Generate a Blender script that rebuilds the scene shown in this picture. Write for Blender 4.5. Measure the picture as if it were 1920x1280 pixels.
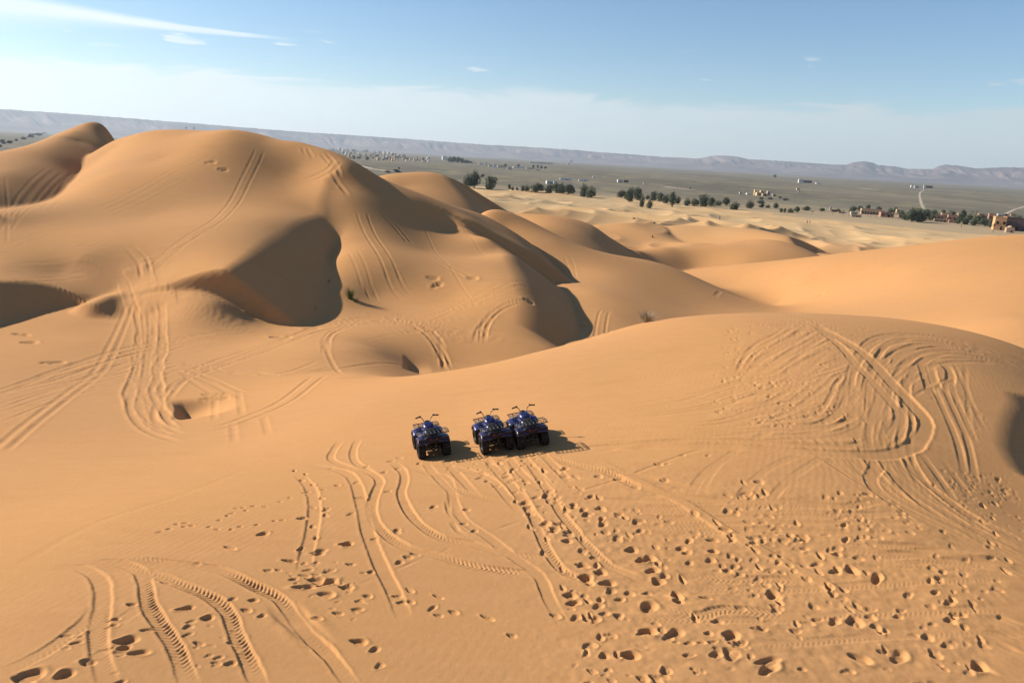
import bpy, bmesh, math, random, numpy as np
from mathutils import Vector, Matrix

# ---------------------------------------------------------------- camera numbers
CAMZ = 9.0; PITCH = math.radians(13.95); ROLL = math.radians(3.2); FPX = 1387.0
_f = np.array([0, math.cos(PITCH), -math.sin(PITCH)])
_r0 = np.array([1.0, 0, 0]); _u0 = np.array([0, math.sin(PITCH), math.cos(PITCH)])
CR = _r0*math.cos(ROLL) + _u0*math.sin(ROLL); CU = _u0*math.cos(ROLL) - _r0*math.sin(ROLL)
def ray(px, py):
    v = _f + CR*((px-960)/FPX) - CU*((py-640)/FPX)
    return v
def atd(px, py, d):            # point on the sight line at horizontal distance d
    v = ray(px, py); h = math.hypot(v[0], v[1]); return np.array([v[0]*d/h, v[1]*d/h, CAMZ+v[2]*d/h])
def atz(px, py, z):
    v = ray(px, py); t = (z-CAMZ)/v[2]; return np.array([v[0]*t, v[1]*t, z])
def proj(P):
    q = np.asarray(P, float) - np.array([0, 0, CAMZ]); w = q@_f
    return np.stack([960+FPX*(q@CR)/w, 640-FPX*(q@CU)/w], -1)
# sun: from the left and a little beyond
SUN_EL = math.radians(27.0)
SH = np.array([-0.972, 0.235])            # horizontal direction towards the sun
LU = -SH; LV = np.array([-LU[1], LU[0]])  # down-sun axis u and cross axis v (v points roughly +y)


# ================= camera, sky, sun, exposure
sc = bpy.context.scene; col = sc.collection
for o in list(bpy.data.objects): bpy.data.objects.remove(o)
_cd = bpy.data.cameras.new('camera'); cam = bpy.data.objects.new('camera', _cd); col.objects.link(cam); sc.camera = cam
cam.matrix_world = Matrix(((CR[0], CU[0], -_f[0], 0), (CR[1], CU[1], -_f[1], 0), (CR[2], CU[2], -_f[2], CAMZ), (0, 0, 0, 1)))
_cd.lens = FPX/1920*36; _cd.sensor_width = 36; _cd.clip_start = 0.1; _cd.clip_end = 60000

world = bpy.data.worlds.new('World'); sc.world = world; world.use_nodes = True
def sky_nodes():
    nt = world.node_tree; N = nt.nodes; L = nt.links; bg = N['Background']; bg.inputs[1].default_value = 0.080
    sky = N.new('ShaderNodeTexSky'); sky.sky_type = 'NISHITA'; sky.sun_disc = False
    sky.sun_elevation = SUN_EL; sky.sun_rotation = math.atan2(SH[0], SH[1]); sky.altitude = 700; sky.dust_density = 0.35; sky.ozone_density = 2.2; sky.air_density = 1.0
    tc = N.new('ShaderNodeTexCoord'); sp = N.new('ShaderNodeSeparateXYZ'); L.new(tc.outputs['Generated'], sp.inputs[0])
    def m(op, a, b=None, c=None):
        n = N.new('ShaderNodeMath'); n.operation = op
        for k, v in enumerate((a, b, c)):
            if v is None: continue
            if isinstance(v, (int, float)): n.inputs[k].default_value = v
            else: L.new(v, n.inputs[k])
        return n.outputs[0]
    def ramp(v, a, b, lo=0.0, hi=1.0):
        n = N.new('ShaderNodeMapRange'); n.interpolation_type = 'SMOOTHERSTEP'; L.new(v, n.inputs[0])
        for k, q in zip((1, 2, 3, 4), (a, b, lo, hi)): n.inputs[k].default_value = q
        return n.outputs[0]
    az = m('ARCTAN2', sp.outputs[0], sp.outputs[1]); el = m('ARCSINE', sp.outputs[2])
    def noise(sx, sy, sz, detail, rough=.55, off=0.0, dist=0.0):
        cb = N.new('ShaderNodeCombineXYZ'); L.new(m('MULTIPLY', az, sx), cb.inputs[0]); L.new(m('MULTIPLY', el, sy), cb.inputs[1]); cb.inputs[2].default_value = off
        n = N.new('ShaderNodeTexNoise'); n.inputs['Scale'].default_value = 1; n.inputs['Detail'].default_value = detail; n.inputs['Roughness'].default_value = rough; n.inputs['Distortion'].default_value = dist
        L.new(cb.outputs[0], n.inputs['Vector']); return n.outputs[0]
    # a veil of thin high cloud over the horizon, its upper edge ragged and sinking to the right
    n1 = noise(6, 34, 0, 9, .62, 1.3, .9); n1b = noise(1.6, 5, 0, 3, .5, 4.1)
    top = m('ADD', 0.081, m('MULTIPLY', m('SUBTRACT', n1b, .5), .02))
    e1 = m('ADD', m('SUBTRACT', top, el), m('MULTIPLY', m('SUBTRACT', n1, .5), .055))
    veil = m('MULTIPLY', m('MULTIPLY', ramp(e1, -0.004, 0.010), ramp(e1, 0.012, 0.085, 1, .62)), m('ADD', .38, m('MULTIPLY', n1, .85)))
    # one long wisp streaming in from the left
    n2 = noise(7, 60, 0, 7, .6, 7.7, .8)
    axis = m('ADD', m('MULTIPLY', az, -0.012), 0.121)
    dd = m('ADD', m('SUBTRACT', el, axis), m('MULTIPLY', m('SUBTRACT', n2, .5), .010))
    wd = ramp(az, -0.70, -0.30, 0.034, 0.004)
    up = ramp(m('DIVIDE', dd, wd), 0.0, 0.55, 1, 0); dn = ramp(m('DIVIDE', dd, wd), -1.2, 0.1)
    wisp = m('MULTIPLY', m('MULTIPLY', m('MULTIPLY', up, dn), ramp(az, -0.38, -0.26, 1, 0)), m('ADD', .35, m('MULTIPLY', n2, .9)))
    # a few flakes
    n3 = noise(13, 90, 0, 5, .5, 3.2, .3)
    fl = m('MULTIPLY', m('MULTIPLY', ramp(n3, .61, .71), ramp(el, .085, .11)), m('MULTIPLY', ramp(el, .12, .15, 1, 0), .75))
    cl = m('MAXIMUM', m('MAXIMUM', veil, m('MULTIPLY', wisp, 1.0)), fl)
    mx = N.new('ShaderNodeMix'); mx.data_type = 'RGBA'; hs = N.new('ShaderNodeHueSaturation'); hs.inputs['Saturation'].default_value = 1.12; hs.inputs['Value'].default_value = 1.0; L.new(sky.outputs[0], hs.inputs['Color']); L.new(cl, mx.inputs[0]); L.new(hs.outputs[0], mx.inputs[6])
    cc = N.new('ShaderNodeMix'); cc.data_type = 'RGBA'; L.new(ramp(az, -1.3, 0.8), cc.inputs[0]); cc.inputs[6].default_value = (7.9, 8.6, 8.9, 1); cc.inputs[7].default_value = (4.6, 5.25, 5.5, 1)
    L.new(cc.outputs[2], mx.inputs[7])
    # even ground tone under the horizon
    gm = N.new('ShaderNodeMix'); gm.data_type = 'RGBA'; L.new(ramp(el, -0.03, 0.0), gm.inputs[0]); gm.inputs[6].default_value = (3.2, 3.0, 2.8, 1); L.new(mx.outputs[2], gm.inputs[7])
    L.new(gm.outputs[2], bg.inputs[0])
sky_nodes()
_sl = bpy.data.lights.new('sun', 'SUN'); _sl.energy = 5.0; _sl.angle = math.radians(.55); _sl.color = (1, .92, .80)
sun = bpy.data.objects.new('sun', _sl); col.objects.link(sun)
sun.rotation_euler = Vector((SH[0]*math.cos(SUN_EL), SH[1]*math.cos(SUN_EL), math.sin(SUN_EL))).to_track_quat('Z', 'Y').to_euler()
sc.view_settings.view_transform = 'Standard'; sc.view_settings.look = 'None'; sc.view_settings.gamma = 1; sc.view_settings.exposure = 0.78
sc.render.engine = 'CYCLES'; sc.cycles.volume_bounces = 0; sc.cycles.max_bounces = 6

# ================= the lie of the land
def Z(px, py, z): return tuple(atz(px, py, z))
def D(px, py, d): return tuple(atd(px, py, d))
def G(px, d, z):                          # ground point in the direction of px (hidden ones)
    v = ray(px, 600); h = math.hypot(v[0], v[1]); return (v[0]*d/h, v[1]*d/h, z)

LU0 = LU
class TPS:
    def __init__(s, pts, lam=0.01):
        p = np.array(pts, float); s.c = p[:, :2]; n = len(p)
        K = s.k(np.hypot(*(s.c[:, None]-s.c[None]).transpose(2, 0, 1))) 
        P = np.c_[np.ones(n), s.c/50]
        A = np.zeros((n+3, n+3)); A[:n, :n] = K + lam*np.eye(n); A[:n, n:] = P; A[n:, :n] = P.T
        s.w = np.linalg.solve(A, np.r_[p[:, 2], 0, 0, 0])
    def k(s, r): r = r/20; return -r
    def k(s, r):
        r = r/20 + 1e-9; return r*r*np.log(r)
    def __call__(s, x, y):
        out = s.w[-3] + s.w[-2]*x/50 + s.w[-1]*y/50
        for i, (cx, cy) in enumerate(s.c):
            r2 = ((x-cx)**2+(y-cy)**2)/400 + 1e-12
            out = out + s.w[i]*0.5*r2*np.log(r2)
        return out
def smax(a, b, k):
    h = np.clip(0.5+0.5*(a-b)/k, 0, 1); return b*(1-h)+a*h + k*h*(1-h)
def smin(a, b, k): return -smax(-a, -b, k)
def slip(h, x, y, crest, slope=0.63, k=0.35, rot=0.0, lo=.7, hi=.7):
    cr, sr = math.cos(rot), math.sin(rot); LU = np.array([LU0[0]*cr+LU0[1]*sr, LU0[1]*cr-LU0[0]*sr]); LV = np.array([-LU[1], LU[0]])
    """cut a lee face: crest = points (x,y,z) along the brink; the face falls down-sun at the given slope"""
    c = np.array(crest, float); cu = c[:, :2]@LU; cv = c[:, :2]@LV; o = np.argsort(cv); cu, cv, cz = cu[o], cv[o], c[o, 2]
    u = x*LU[0]+y*LU[1]; v = x*LV[0]+y*LV[1]
    w = cz + slope*cu
    t = np.interp(v, cv, w)
    # soften the polyline
    for dv in (-1.2, 1.2): t = t + np.interp(v+dv, cv, w)
    t = t/3
    out = np.maximum(0, np.maximum(cv[0]-v, v-cv[-1]))
    f = t - slope*u + out*out*0.15 + np.where(v < cv[0], lo, hi)*out
    return smin(h, f, k)
def vnoise(x, y, seed):
    xi = np.floor(x).astype(np.int64); yi = np.floor(y).astype(np.int64); fx = x-xi; fy = y-yi
    def h(a, b):
        n = (a*374761393 + b*668265263 + seed*974634777) & 0xffffffff
        n = ((n ^ (n >> 13))*1274126177) & 0xffffffff
        return ((n ^ (n >> 16)) & 0xffff)/65535.0
    fx = fx*fx*fx*(fx*(fx*6-15)+10); fy = fy*fy*fy*(fy*(fy*6-15)+10)
    return (h(xi, yi)*(1-fx)+h(xi+1, yi)*fx)*(1-fy) + (h(xi, yi+1)*(1-fx)+h(xi+1, yi+1)*fx)*fy

A_pts = [  # foreground dune, the ground of the hollow behind it, and the ridge that runs up to the big dune
 Z(0,1280,.9),Z(480,1280,.6),Z(960,1280,.4),Z(1440,1280,.4),Z(1920,1280,.3),
 Z(0,1080,.2),Z(240,1080,.35),Z(480,1080,.35),Z(960,1080,.3),Z(1440,1080,.4),Z(1920,1080,.5),
 Z(0,960,-.8),Z(240,960,-.2),Z(0,900,-1.5),Z(240,900,-1.0),Z(480,890,-.5),Z(640,872,-.3),Z(720,872,-.12),Z(800,862,.0),Z(900,852,.2),Z(985,842,.45),Z(1100,845,.7),Z(1300,850,1.05),Z(1600,850,1.2),Z(1800,850,.9),
 Z(1920,960,.2),Z(700,760,-.9),Z(850,770,-.35),Z(1000,760,.35),Z(1200,720,.9),Z(1400,700,1.5),Z(1600,700,1.8),Z(1750,700,1.6),Z(1850,720,1.4),Z(1920,710,1.1),Z(1850,850,.8),Z(1870,780,1.1),
 Z(820,697,-.9),Z(1000,660,-.1),Z(1200,605,1.0),Z(1450,587,1.7),Z(1600,592,1.75),Z(1800,618,1.3),Z(1920,655,.4),
 G(2100,30,.5),G(2100,22,.3),G(2150,40,-.5),G(2200,14,0),G(-200,14,.6),G(960,4,1.5),G(960,-8,3),G(0,5,1.2),
 G(1000,41,-2.6),G(1000,49,-5.2),G(1200,45,-1.2),G(1200,54,-5.2),G(1450,50,-.6),G(1450,60,-5),G(1600,52,-.6),G(1600,63,-5.5),G(1800,52,-.8),G(1800,62,-5),G(1920,50,-2),G(1920,62,-5.5),G(850,40,-4),
 G(2200,60,-6),
 Z(0,840,-2.5),Z(150,830,-2.5),Z(300,830,-2.3),Z(450,830,-1.7),Z(600,800,-1.1),Z(640,740,-1.6),Z(660,700,-2.2),
 Z(250,760,-3.1),Z(450,750,-2.8),Z(0,740,-3.3),Z(150,720,-3.6),Z(300,700,-3.6),Z(450,700,-3.4),Z(580,700,-2.9),
 Z(0,660,-3.7),Z(0,622,-3.95),Z(150,640,-3.8),Z(300,630,-4.1),Z(450,640,-4.0),Z(480,608,-4.25),Z(560,620,-4.1),Z(600,590,-4.3),Z(300,600,-3.7),D(300,580,59.5),D(240,588,60.6),D(402,560,58.0),D(430,575,58.0),D(455,590,58.2),D(352,553,59.4),D(312,556,60.6),D(270,562,61.4),G(280,67,-2.6),G(200,68,-3.6),G(350,66,-2.3),Z(150,600,-3.9),
 Z(700,650,-3.2),Z(660,630,-3.7),Z(740,690,-3.6),Z(775,690,-5.0),Z(790,650,-4.6),Z(850,640,-4.6),Z(850,690,-5.3),Z(950,640,-4.6),Z(1030,650,-4.9),Z(760,610,-4.2),
 # hidden floor of the embayment and its right flank
 D(638,545,65),D(645,480,72.5),D(650,445,78),G(500,62,-4.35),G(450,70,-4.2),G(560,76,-3.0),G(350,75,-4),G(100,63,-3.9),G(0,68,-4.0),G(-150,80,-4),
 D(700,560,66),D(720,500,70),D(700,420,82),D(650,370,86),D(640,312,93),D(600,290,97),D(560,272,101),D(680,333,92.5),D(720,350,92.5),D(780,370,92.5),D(830,390,92.5),D(620,345,90),G(640,106,2),G(700,108,1),
 D(850,560,65.5),D(900,480,80),D(850,430,90),D(800,470,79.5),D(950,600,60),D(900,440,89),D(930,470,83),D(960,505,73),D(985,560,64.5),D(1000,600,60.5),
 D(850,398,93),D(872,408,91),D(920,442,85),D(960,476,79),D(1000,532,69),D(1018,578,63.5),D(1043,643,58.8),
 D(900,402,108),D(950,429,107),D(1000,459,103),D(1055,513,90),D(1078,552,76),D(1062,592,67),D(1080,642,60.8),D(935,436,97),D(905,416,99),
 G(1150,72,-9),G(1180,88,-11),G(1120,98,-10),G(1040,112,-9.5),G(960,118,-6),G(1140,60,-8),
 D(560,350,93),G(430,112,4),G(560,125,-2),G(640,128,-3),G(780,122,-4),G(700,140,-7),G(880,118,-4),G(1100,52,-5.6),G(400,140,-6),
]
def Dm(px, py, d, dz): p = D(px, py, d); return (p[0], p[1], p[2]+dz)
M_pts = [Z(290,618,-4.5),Z(200,615,-4.7),G(-100,50,-6.5),G(0,52,-6.5),G(100,53,-6.5),  # the big left dune
 D(0,560,60.6),D(100,546,64.0),D(230,546,65),D(300,530,63),D(380,540,57.5),D(450,490,63),D(520,452,70),D(600,436,77),D(640,430,80),
 D(0,500,69.5),D(0,528,65.5),D(60,520,67),D(-100,520,63.5),D(120,515,69),D(0,450,76),D(0,400,82),D(60,420,80),D(150,480,70),D(150,400,83),D(300,480,68),D(300,400,82),D(200,330,96),D(300,300,99),
 D(430,330,91),D(430,400,79),D(430,270,98),D(430,245,102),D(560,380,85),D(560,320,94),D(350,253,107),D(260,252,114),D(520,262,103),
 D(600,400,83),D(560,272,101),
 D(60,385,88),D(0,420,80),D(140,340,102),D(200,290,114),D(215,262,120),G(100,125,2),G(0,115,-1),G(-100,100,-2),
 G(195,160,4),G(260,150,2),G(350,140,1),G(430,135,0),G(520,135,-1),G(-150,100,2.0),G(-150,80,-.5),G(-150,68,-2.2),
 G(-300,130,0),D(640,314,91.5),D(655,372,86),D(655,400,83),D(600,290,96),Dm(700,360,90.5,-.5),Dm(720,400,84,-1),D(600,340,91),G(720,108,0),Dm(690,336,92.5,-.3),G(700,78,-5),G(750,110,-6),G(-300,60,-3),
]
P_pts = [G(-20,74,-3),G(-120,78,-2),G(150,142,7.6),G(120,142,6.8),G(180,148,8.5),D(120,254,127),D(185,235,138),D(0,355,90),D(80,335,100),D(150,297,117),D(185,262,129),D(0,298,108),D(100,262,124),D(195,231,140),D(140,247,131),D(155,243,134),D(172,238,137),D(180,250,134),D(60,277,117),D(30,328,98),D(60,310,106),D(100,293,114),D(150,270,127),
 G(60,82,1.8),G(200,112,3),G(0,60,-9),G(100,60,-9),G(-150,60,-8),G(200,85,-3),G(300,100,-3),G(0,130,2),G(100,150,3),G(195,160,4),G(260,150,0),G(-150,100,3.0),G(-150,140,0),G(300,140,-4)]
C_pts = [
 D(1085,550,80),Z(1075,600,-5.8),Z(1083,645,-5.6),D(1200,560,85),D(1200,600,73),D(1300,580,91),D(1400,583,98),D(1480,583,106),D(1150,590,72),
 D(1270,508,122),D(1200,487,119),D(1100,464,112),D(1040,453,107),D(1350,540,117),D(1420,566,111),D(1150,520,96),
 D(1055,506,99),D(1000,454,106),D(950,424,110),D(905,400,112),D(1110,545,81),D(1070,528,91),
 D(1920,440,152),D(1700,461,142),D(1600,472,139),D(1480,490,136),D(1380,500,138),D(1300,509,140),D(1500,530,122),D(1500,572,112),D(1700,520,113),D(1920,520,107),D(1920,600,80),D(1800,590,86),D(1650,575,98),
 G(1350,128,-10.2),G(1270,131,-10.4),G(1200,130,-10),G(1100,124,-8.5),G(1450,118,-10.6),G(1200,60,-6.8),G(1450,70,-8),G(1700,70,-7),G(1900,68,-5),
 G(2200,140,1),G(2200,100,-1.5),G(2100,78,-3.5),G(1920,178,-5),G(1700,168,-7.5),G(1480,160,-11),G(1300,158,-12),G(2200,185,-2),G(1000,60,-6.5),G(900,80,-6.5),G(850,110,-7),
]
E_pts = [
 D(1180,442,205),D(1260,424,212),D(1330,436,205),D(1390,446,195),D(1420,430,215),D(1480,447,192),D(1360,455,178),D(1500,465,175),D(1440,455,176),G(1300,240,-11.5),G(1450,245,-12),G(1560,210,-12),G(1540,185,-11.5),G(1100,220,-11),
 D(1300,503,146),D(1300,461,158),D(1400,457,164),D(1490,476,158),D(1400,492,148),D(1250,466,150),D(1220,488,140),D(1200,470,140),
 G(1150,112,-9),G(1300,128,-13),G(1500,135,-14),G(1400,180,-10.5),G(1300,178,-10.5),G(1200,165,-10),G(1100,150,-10),G(1000,165,-9),G(900,170,-9),G(1600,165,-10),G(1700,150,-10),G(600,170,-9),G(1000,210,-9),G(1900,180,-10),
]
K_pts = [
 D(1000,430,118),D(940,402,138),D(1100,440,125),D(1050,407,143),D(1115,424,141),D(1140,442,136),D(1150,462,130),D(1080,455,116),D(960,400,140),D(1160,480,123),D(1010,404,141),
 G(1150,150,-8),G(1100,160,-8.5),G(1000,165,-8),G(900,160,-7.5),G(1300,130,-12),G(1300,150,-13),G(1180,112,-7.5),G(860,130,-6),G(700,140,-9),G(1300,180,-14),
]
S_pts = [
 D(720,328,162),D(760,324,165),D(810,323,167),D(850,335,168),D(890,358,166),D(935,392,160),D(800,380,142),D(720,350,150),D(860,395,142),D(760,350,154),D(700,335,160),
 G(810,195,-7),G(900,190,-7.5),G(700,190,-6),G(600,170,-4),G(600,200,-9),G(400,180,-8),G(800,125,-4),G(650,140,-3),G(1000,190,-9),G(1000,160,-7),G(1100,150,-12),G(940,140,-6),
]
P_K = [D(1085,414,143),D(1118,426,141),D(1138,442,136),D(1146,458,131),D(1156,478,124)]
P_S = [D(838,329,168),D(868,352,163),D(880,375,154),D(886,398,144)]
P_A = [D(815,391,91.5),D(850,400,92),D(872,410,90.5),D(915,440,85),D(955,476,79),D(992,530,69.5),D(1012,578,63.5),D(1036,645,58.8)]
P_M2 = [D(-90,600,56),D(-60,580,58),D(0,560,60.7),D(70,548,63.3),D(150,545,65.5)]
LOBES = [[D(176,568,61.0),D(205,555,62.6),D(237,548,64.3)]]
P_M1 = [D(378,542,57.5),D(410,520,59.5),D(450,490,63),D(500,457,68.5),D(560,438,74.5),D(610,434,78.5),D(640,434,81),D(654,412,84.5),D(672,385,88)]
P_M2 = [D(-60,560,62),D(0,560,63.5),D(60,548,65),D(120,545,65.5),D(180,550,64.5),D(232,550,63)]
P_P = [D(-60,372,86),D(0,362,90),D(80,336,100),D(150,299,117),D(188,262,131),D(200,240,138)]
P_A2 = [Z(1940,760,.8),Z(1893,790,1.0),Z(1881,830,.85),Z(1893,872,.6),Z(1940,910,.2)]
P_E = [D(1455,456,181),D(1478,447,190),D(1484,444,197)]
P_M3 = [D(192,229,141),D(205,243,137)]
PITS = [(Z(326,771,-3.0), .62, .6, 1.5, 2.2), (Z(757,668,-3.9), .40, .32, 2.2, 1.6)]
surf = {}
def lobe(x, y, crest, k=.3, back=.12, side=.5):
    c = np.array(crest, float); cu = c[:, :2]@LU; cv = c[:, :2]@LV; o = np.argsort(cv); cu, cv, cz = cu[o], cv[o], c[o, 2]
    u = x*LU[0]+y*LU[1]; v = x*LV[0]+y*LV[1]; uc = np.interp(v, cv, cu); zc = np.interp(v, cv, cz)
    out = np.maximum(0, np.maximum(cv[0]-v, v-cv[-1]))
    return smin(zc-back*np.maximum(uc-u,0)-.3*np.maximum(uc-u-.6,0)**2, zc-.62*(u-uc), k) - np.where(v < cv[0], 1.3, side)*out
def build():
    surf['A'] = TPS(A_pts); surf['M'] = TPS(M_pts); surf['C'] = TPS(C_pts); surf['E'] = TPS(E_pts); surf['P'] = TPS(P_pts); surf['K'] = TPS(K_pts); surf['S'] = TPS(S_pts)
def far(x, y):
    r = np.hypot(x, y); r = r*(1+.42*np.clip(np.arctan2(x, np.maximum(y, 1))/.5, 0, 1)*np.clip((r-200)/150, 0, 1))
    wx = x + 14*vnoise(x/55, y/55, 5); wy = y + 14*vnoise(x/60+9, y/60, 6)
    u = wx*0.96-wy*0.28; v = wx*0.28+wy*0.96
    n = 0
    for s, a, sd in ((38, 1.0, 1), (19, .5, 2), (9, .14, 3)):
        q = vnoise(u/s, v/(s*1.25), sd); q = 1-np.abs(2*q-1)
        n = n + a*q**1.3
    base = np.interp(r, [0, 150, 250, 400, 560, 700, 900], [-9.5, -9.5, -12, -15, -17.3, -18.3, -20])
    amp = np.interp(r, [0, 150, 250, 400, 560, 700], [4.2, 4.2, 5.0, 3.6, 1.6, 0.3])
    return base + amp*(n-0.55)
def base_height(x, y):
    A = surf['A'](x, y); M = surf['M'](x, y); C = surf['C'](x, y); E = surf['E'](x, y)
    r = np.hypot(x, y)
    M = slip(M, x, y, P_M1, .62, lo=-.3); M = slip(M, x, y, P_M2, .62, .3, lo=0.0, hi=1.6);
    A = slip(A, x, y, P_A2, .64, .2); A = slip(A, x, y, P_A, .6, .7)
    P = slip(surf['P'](x, y), x, y, P_P, .46, .6); P = slip(P, x, y, P_M3, .62)
    P = P - 2.5*np.maximum(r-165, 0)
    E = slip(E, x, y, P_E, .62)
    K = slip(surf['K'](x, y), x, y, P_K, .62)-2.0*np.maximum(r-180, 0)-1.2*np.maximum(-25-x, 0); S = slip(surf['S'](x, y), x, y, P_S, .60, .6)-2.0*np.maximum(r-215, 0)-1.2*np.maximum(-60-x, 0)
    E = smax(smax(E, K, .3), S, .3)
    A = A - 1.2*np.maximum(r-125, 0); M = M - 2.5*np.maximum(r-160, 0)
    C = C - 2.0*np.maximum(r-168-22*np.clip((x-60)/40, 0, 1), 0); E = E-2.0*np.maximum(r-235, 0)
    C = C - 1.5*np.clip(-12-x, 0, 60); A = A - 1.0*np.clip(-(x+30)-0.35*y, 0, 60)*np.clip((r-70)/20,0,1)
    # keep each body to its own side
    for (c, dep, wu, wv, run) in PITS:
        q = math.hypot(c[0], c[1]); ux, uy, vx, vy = c[1]/q, -c[0]/q, c[0]/q, c[1]/q; u = (x-c[0])*ux+(y-c[1])*uy; v = (x-c[0])*vx+(y-c[1])*vy
        uu = u + 0.25*(v/wv)**2*wu
        f = np.where(uu < wu, np.clip(uu/wu, 0, 1), np.clip(1-(uu-wu)/run, 0, 1))
        f = f*f*(3-2*f)*0.5+f*0.5
        A = A - dep*f*np.exp(-(v/wv)**4)
    for c in LOBES: M = smax(M, lobe(x, y, c), .25)
    t = np.clip((y-75)/9, 0, 1); h = smax(A, M, .5+1.4*t*t*(3-2*t)); h = smax(h, P, .3); h = smax(h, C, .15); h = smax(h, E, .3)
    F = far(x, y)
    F = F - 30*np.clip((170-r)/60, 0, 1)
    return smax(h, F, .3)
build()
rng = np.random.default_rng(7); random.seed(7)

# ---- helper: smooth base heights on a raster, and sight lines onto it
class Raster:
    def __init__(s, x0, y0, x1, y1, c, fill=None):
        s.x0, s.y0, s.c = x0, y0, c; s.nx = int((x1-x0)/c)+1; s.ny = int((y1-y0)/c)+1
        s.a = np.zeros((s.ny, s.nx), np.float32)
        s.a0 = None
    def grid(s):
        return np.meshgrid(s.x0+np.arange(s.nx)*s.c, s.y0+np.arange(s.ny)*s.c)
    def __call__(s, x, y):
        fx = (x-s.x0)/s.c; fy = (y-s.y0)/s.c; inside = (fx >= 0) & (fx < s.nx-1) & (fy >= 0) & (fy < s.ny-1)
        fx = np.clip(fx, 0, s.nx-1.001); fy = np.clip(fy, 0, s.ny-1.001); i = fx.astype(int); j = fy.astype(int); fx = fx-i; fy = fy-j
        a = s.a; v = (a[j, i]*(1-fx)+a[j, i+1]*fx)*(1-fy)+(a[j+1, i]*(1-fx)+a[j+1, i+1]*fx)*fy
        return np.where(inside, v, 0.0)
base = Raster(-100, 0, 110, 178, .25); _X, _Y = base.grid(); base.a = base_height(_X, _Y).astype(np.float32)
def cast(P, dmax=176.0):
    """where the sight lines through photo points P meet the smooth dunes: (n,2) world xy"""
    P = np.asarray(P, float).reshape(-1, 2); V = _f[None]+CR[None]*((P[:, :1]-960)/FPX)-CU[None]*((P[:, 1:]-640)/FPX)
    h = np.hypot(V[:, 0], V[:, 1]); d = np.concatenate([np.arange(7, 60, .12), np.arange(60, dmax, .25)])
    X = V[:, :1]/h[:, None]*d; Y = V[:, 1:2]/h[:, None]*d; Zr = CAMZ+V[:, 2:]/h[:, None]*d
    hit = base(X, Y) > Zr; i = np.argmax(hit, 1); i = np.where(hit.any(1), i, len(d)-1); r = np.arange(len(P))
    return np.stack([X[r, i], Y[r, i]], 1)

near = Raster(-24, 7, 34, 50, .025); mid = Raster(-74, 22, 60, 130, .07)
def spline(p, step):
    p = np.asarray(p, float)
    q = np.vstack([2*p[0]-p[1], p, 2*p[-1]-p[-2]]); out = []
    for i in range(1, len(q)-2):
        a, b, c, d = q[i-1:i+3]; n = max(2, int(np.hypot(*(c-b))/step)); t = np.linspace(0, 1, n, endpoint=False)[:, None]
        out.append(.5*((2*b)+(c-a)*t+(2*a-5*b+4*c-d)*t*t+(3*b-a-3*c+d)*t**3))
    return np.vstack(out+[p[-1:]])
def wobble(P, amp, L=3.0, seed=None):
    n = len(P); g = np.random.default_rng(seed if seed is not None else rng.integers(1 << 30)); k = max(3, int(n/12)+2)
    w = np.interp(np.linspace(0, k-1, n), np.arange(k), g.normal(0, 1, k)); t = np.gradient(P, axis=0); t /= np.maximum(np.hypot(t[:, 0], t[:, 1]), 1e-6)[:, None]
    return P+np.stack([-t[:, 1], t[:, 0]], 1)*(w*amp)[:, None]
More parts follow.
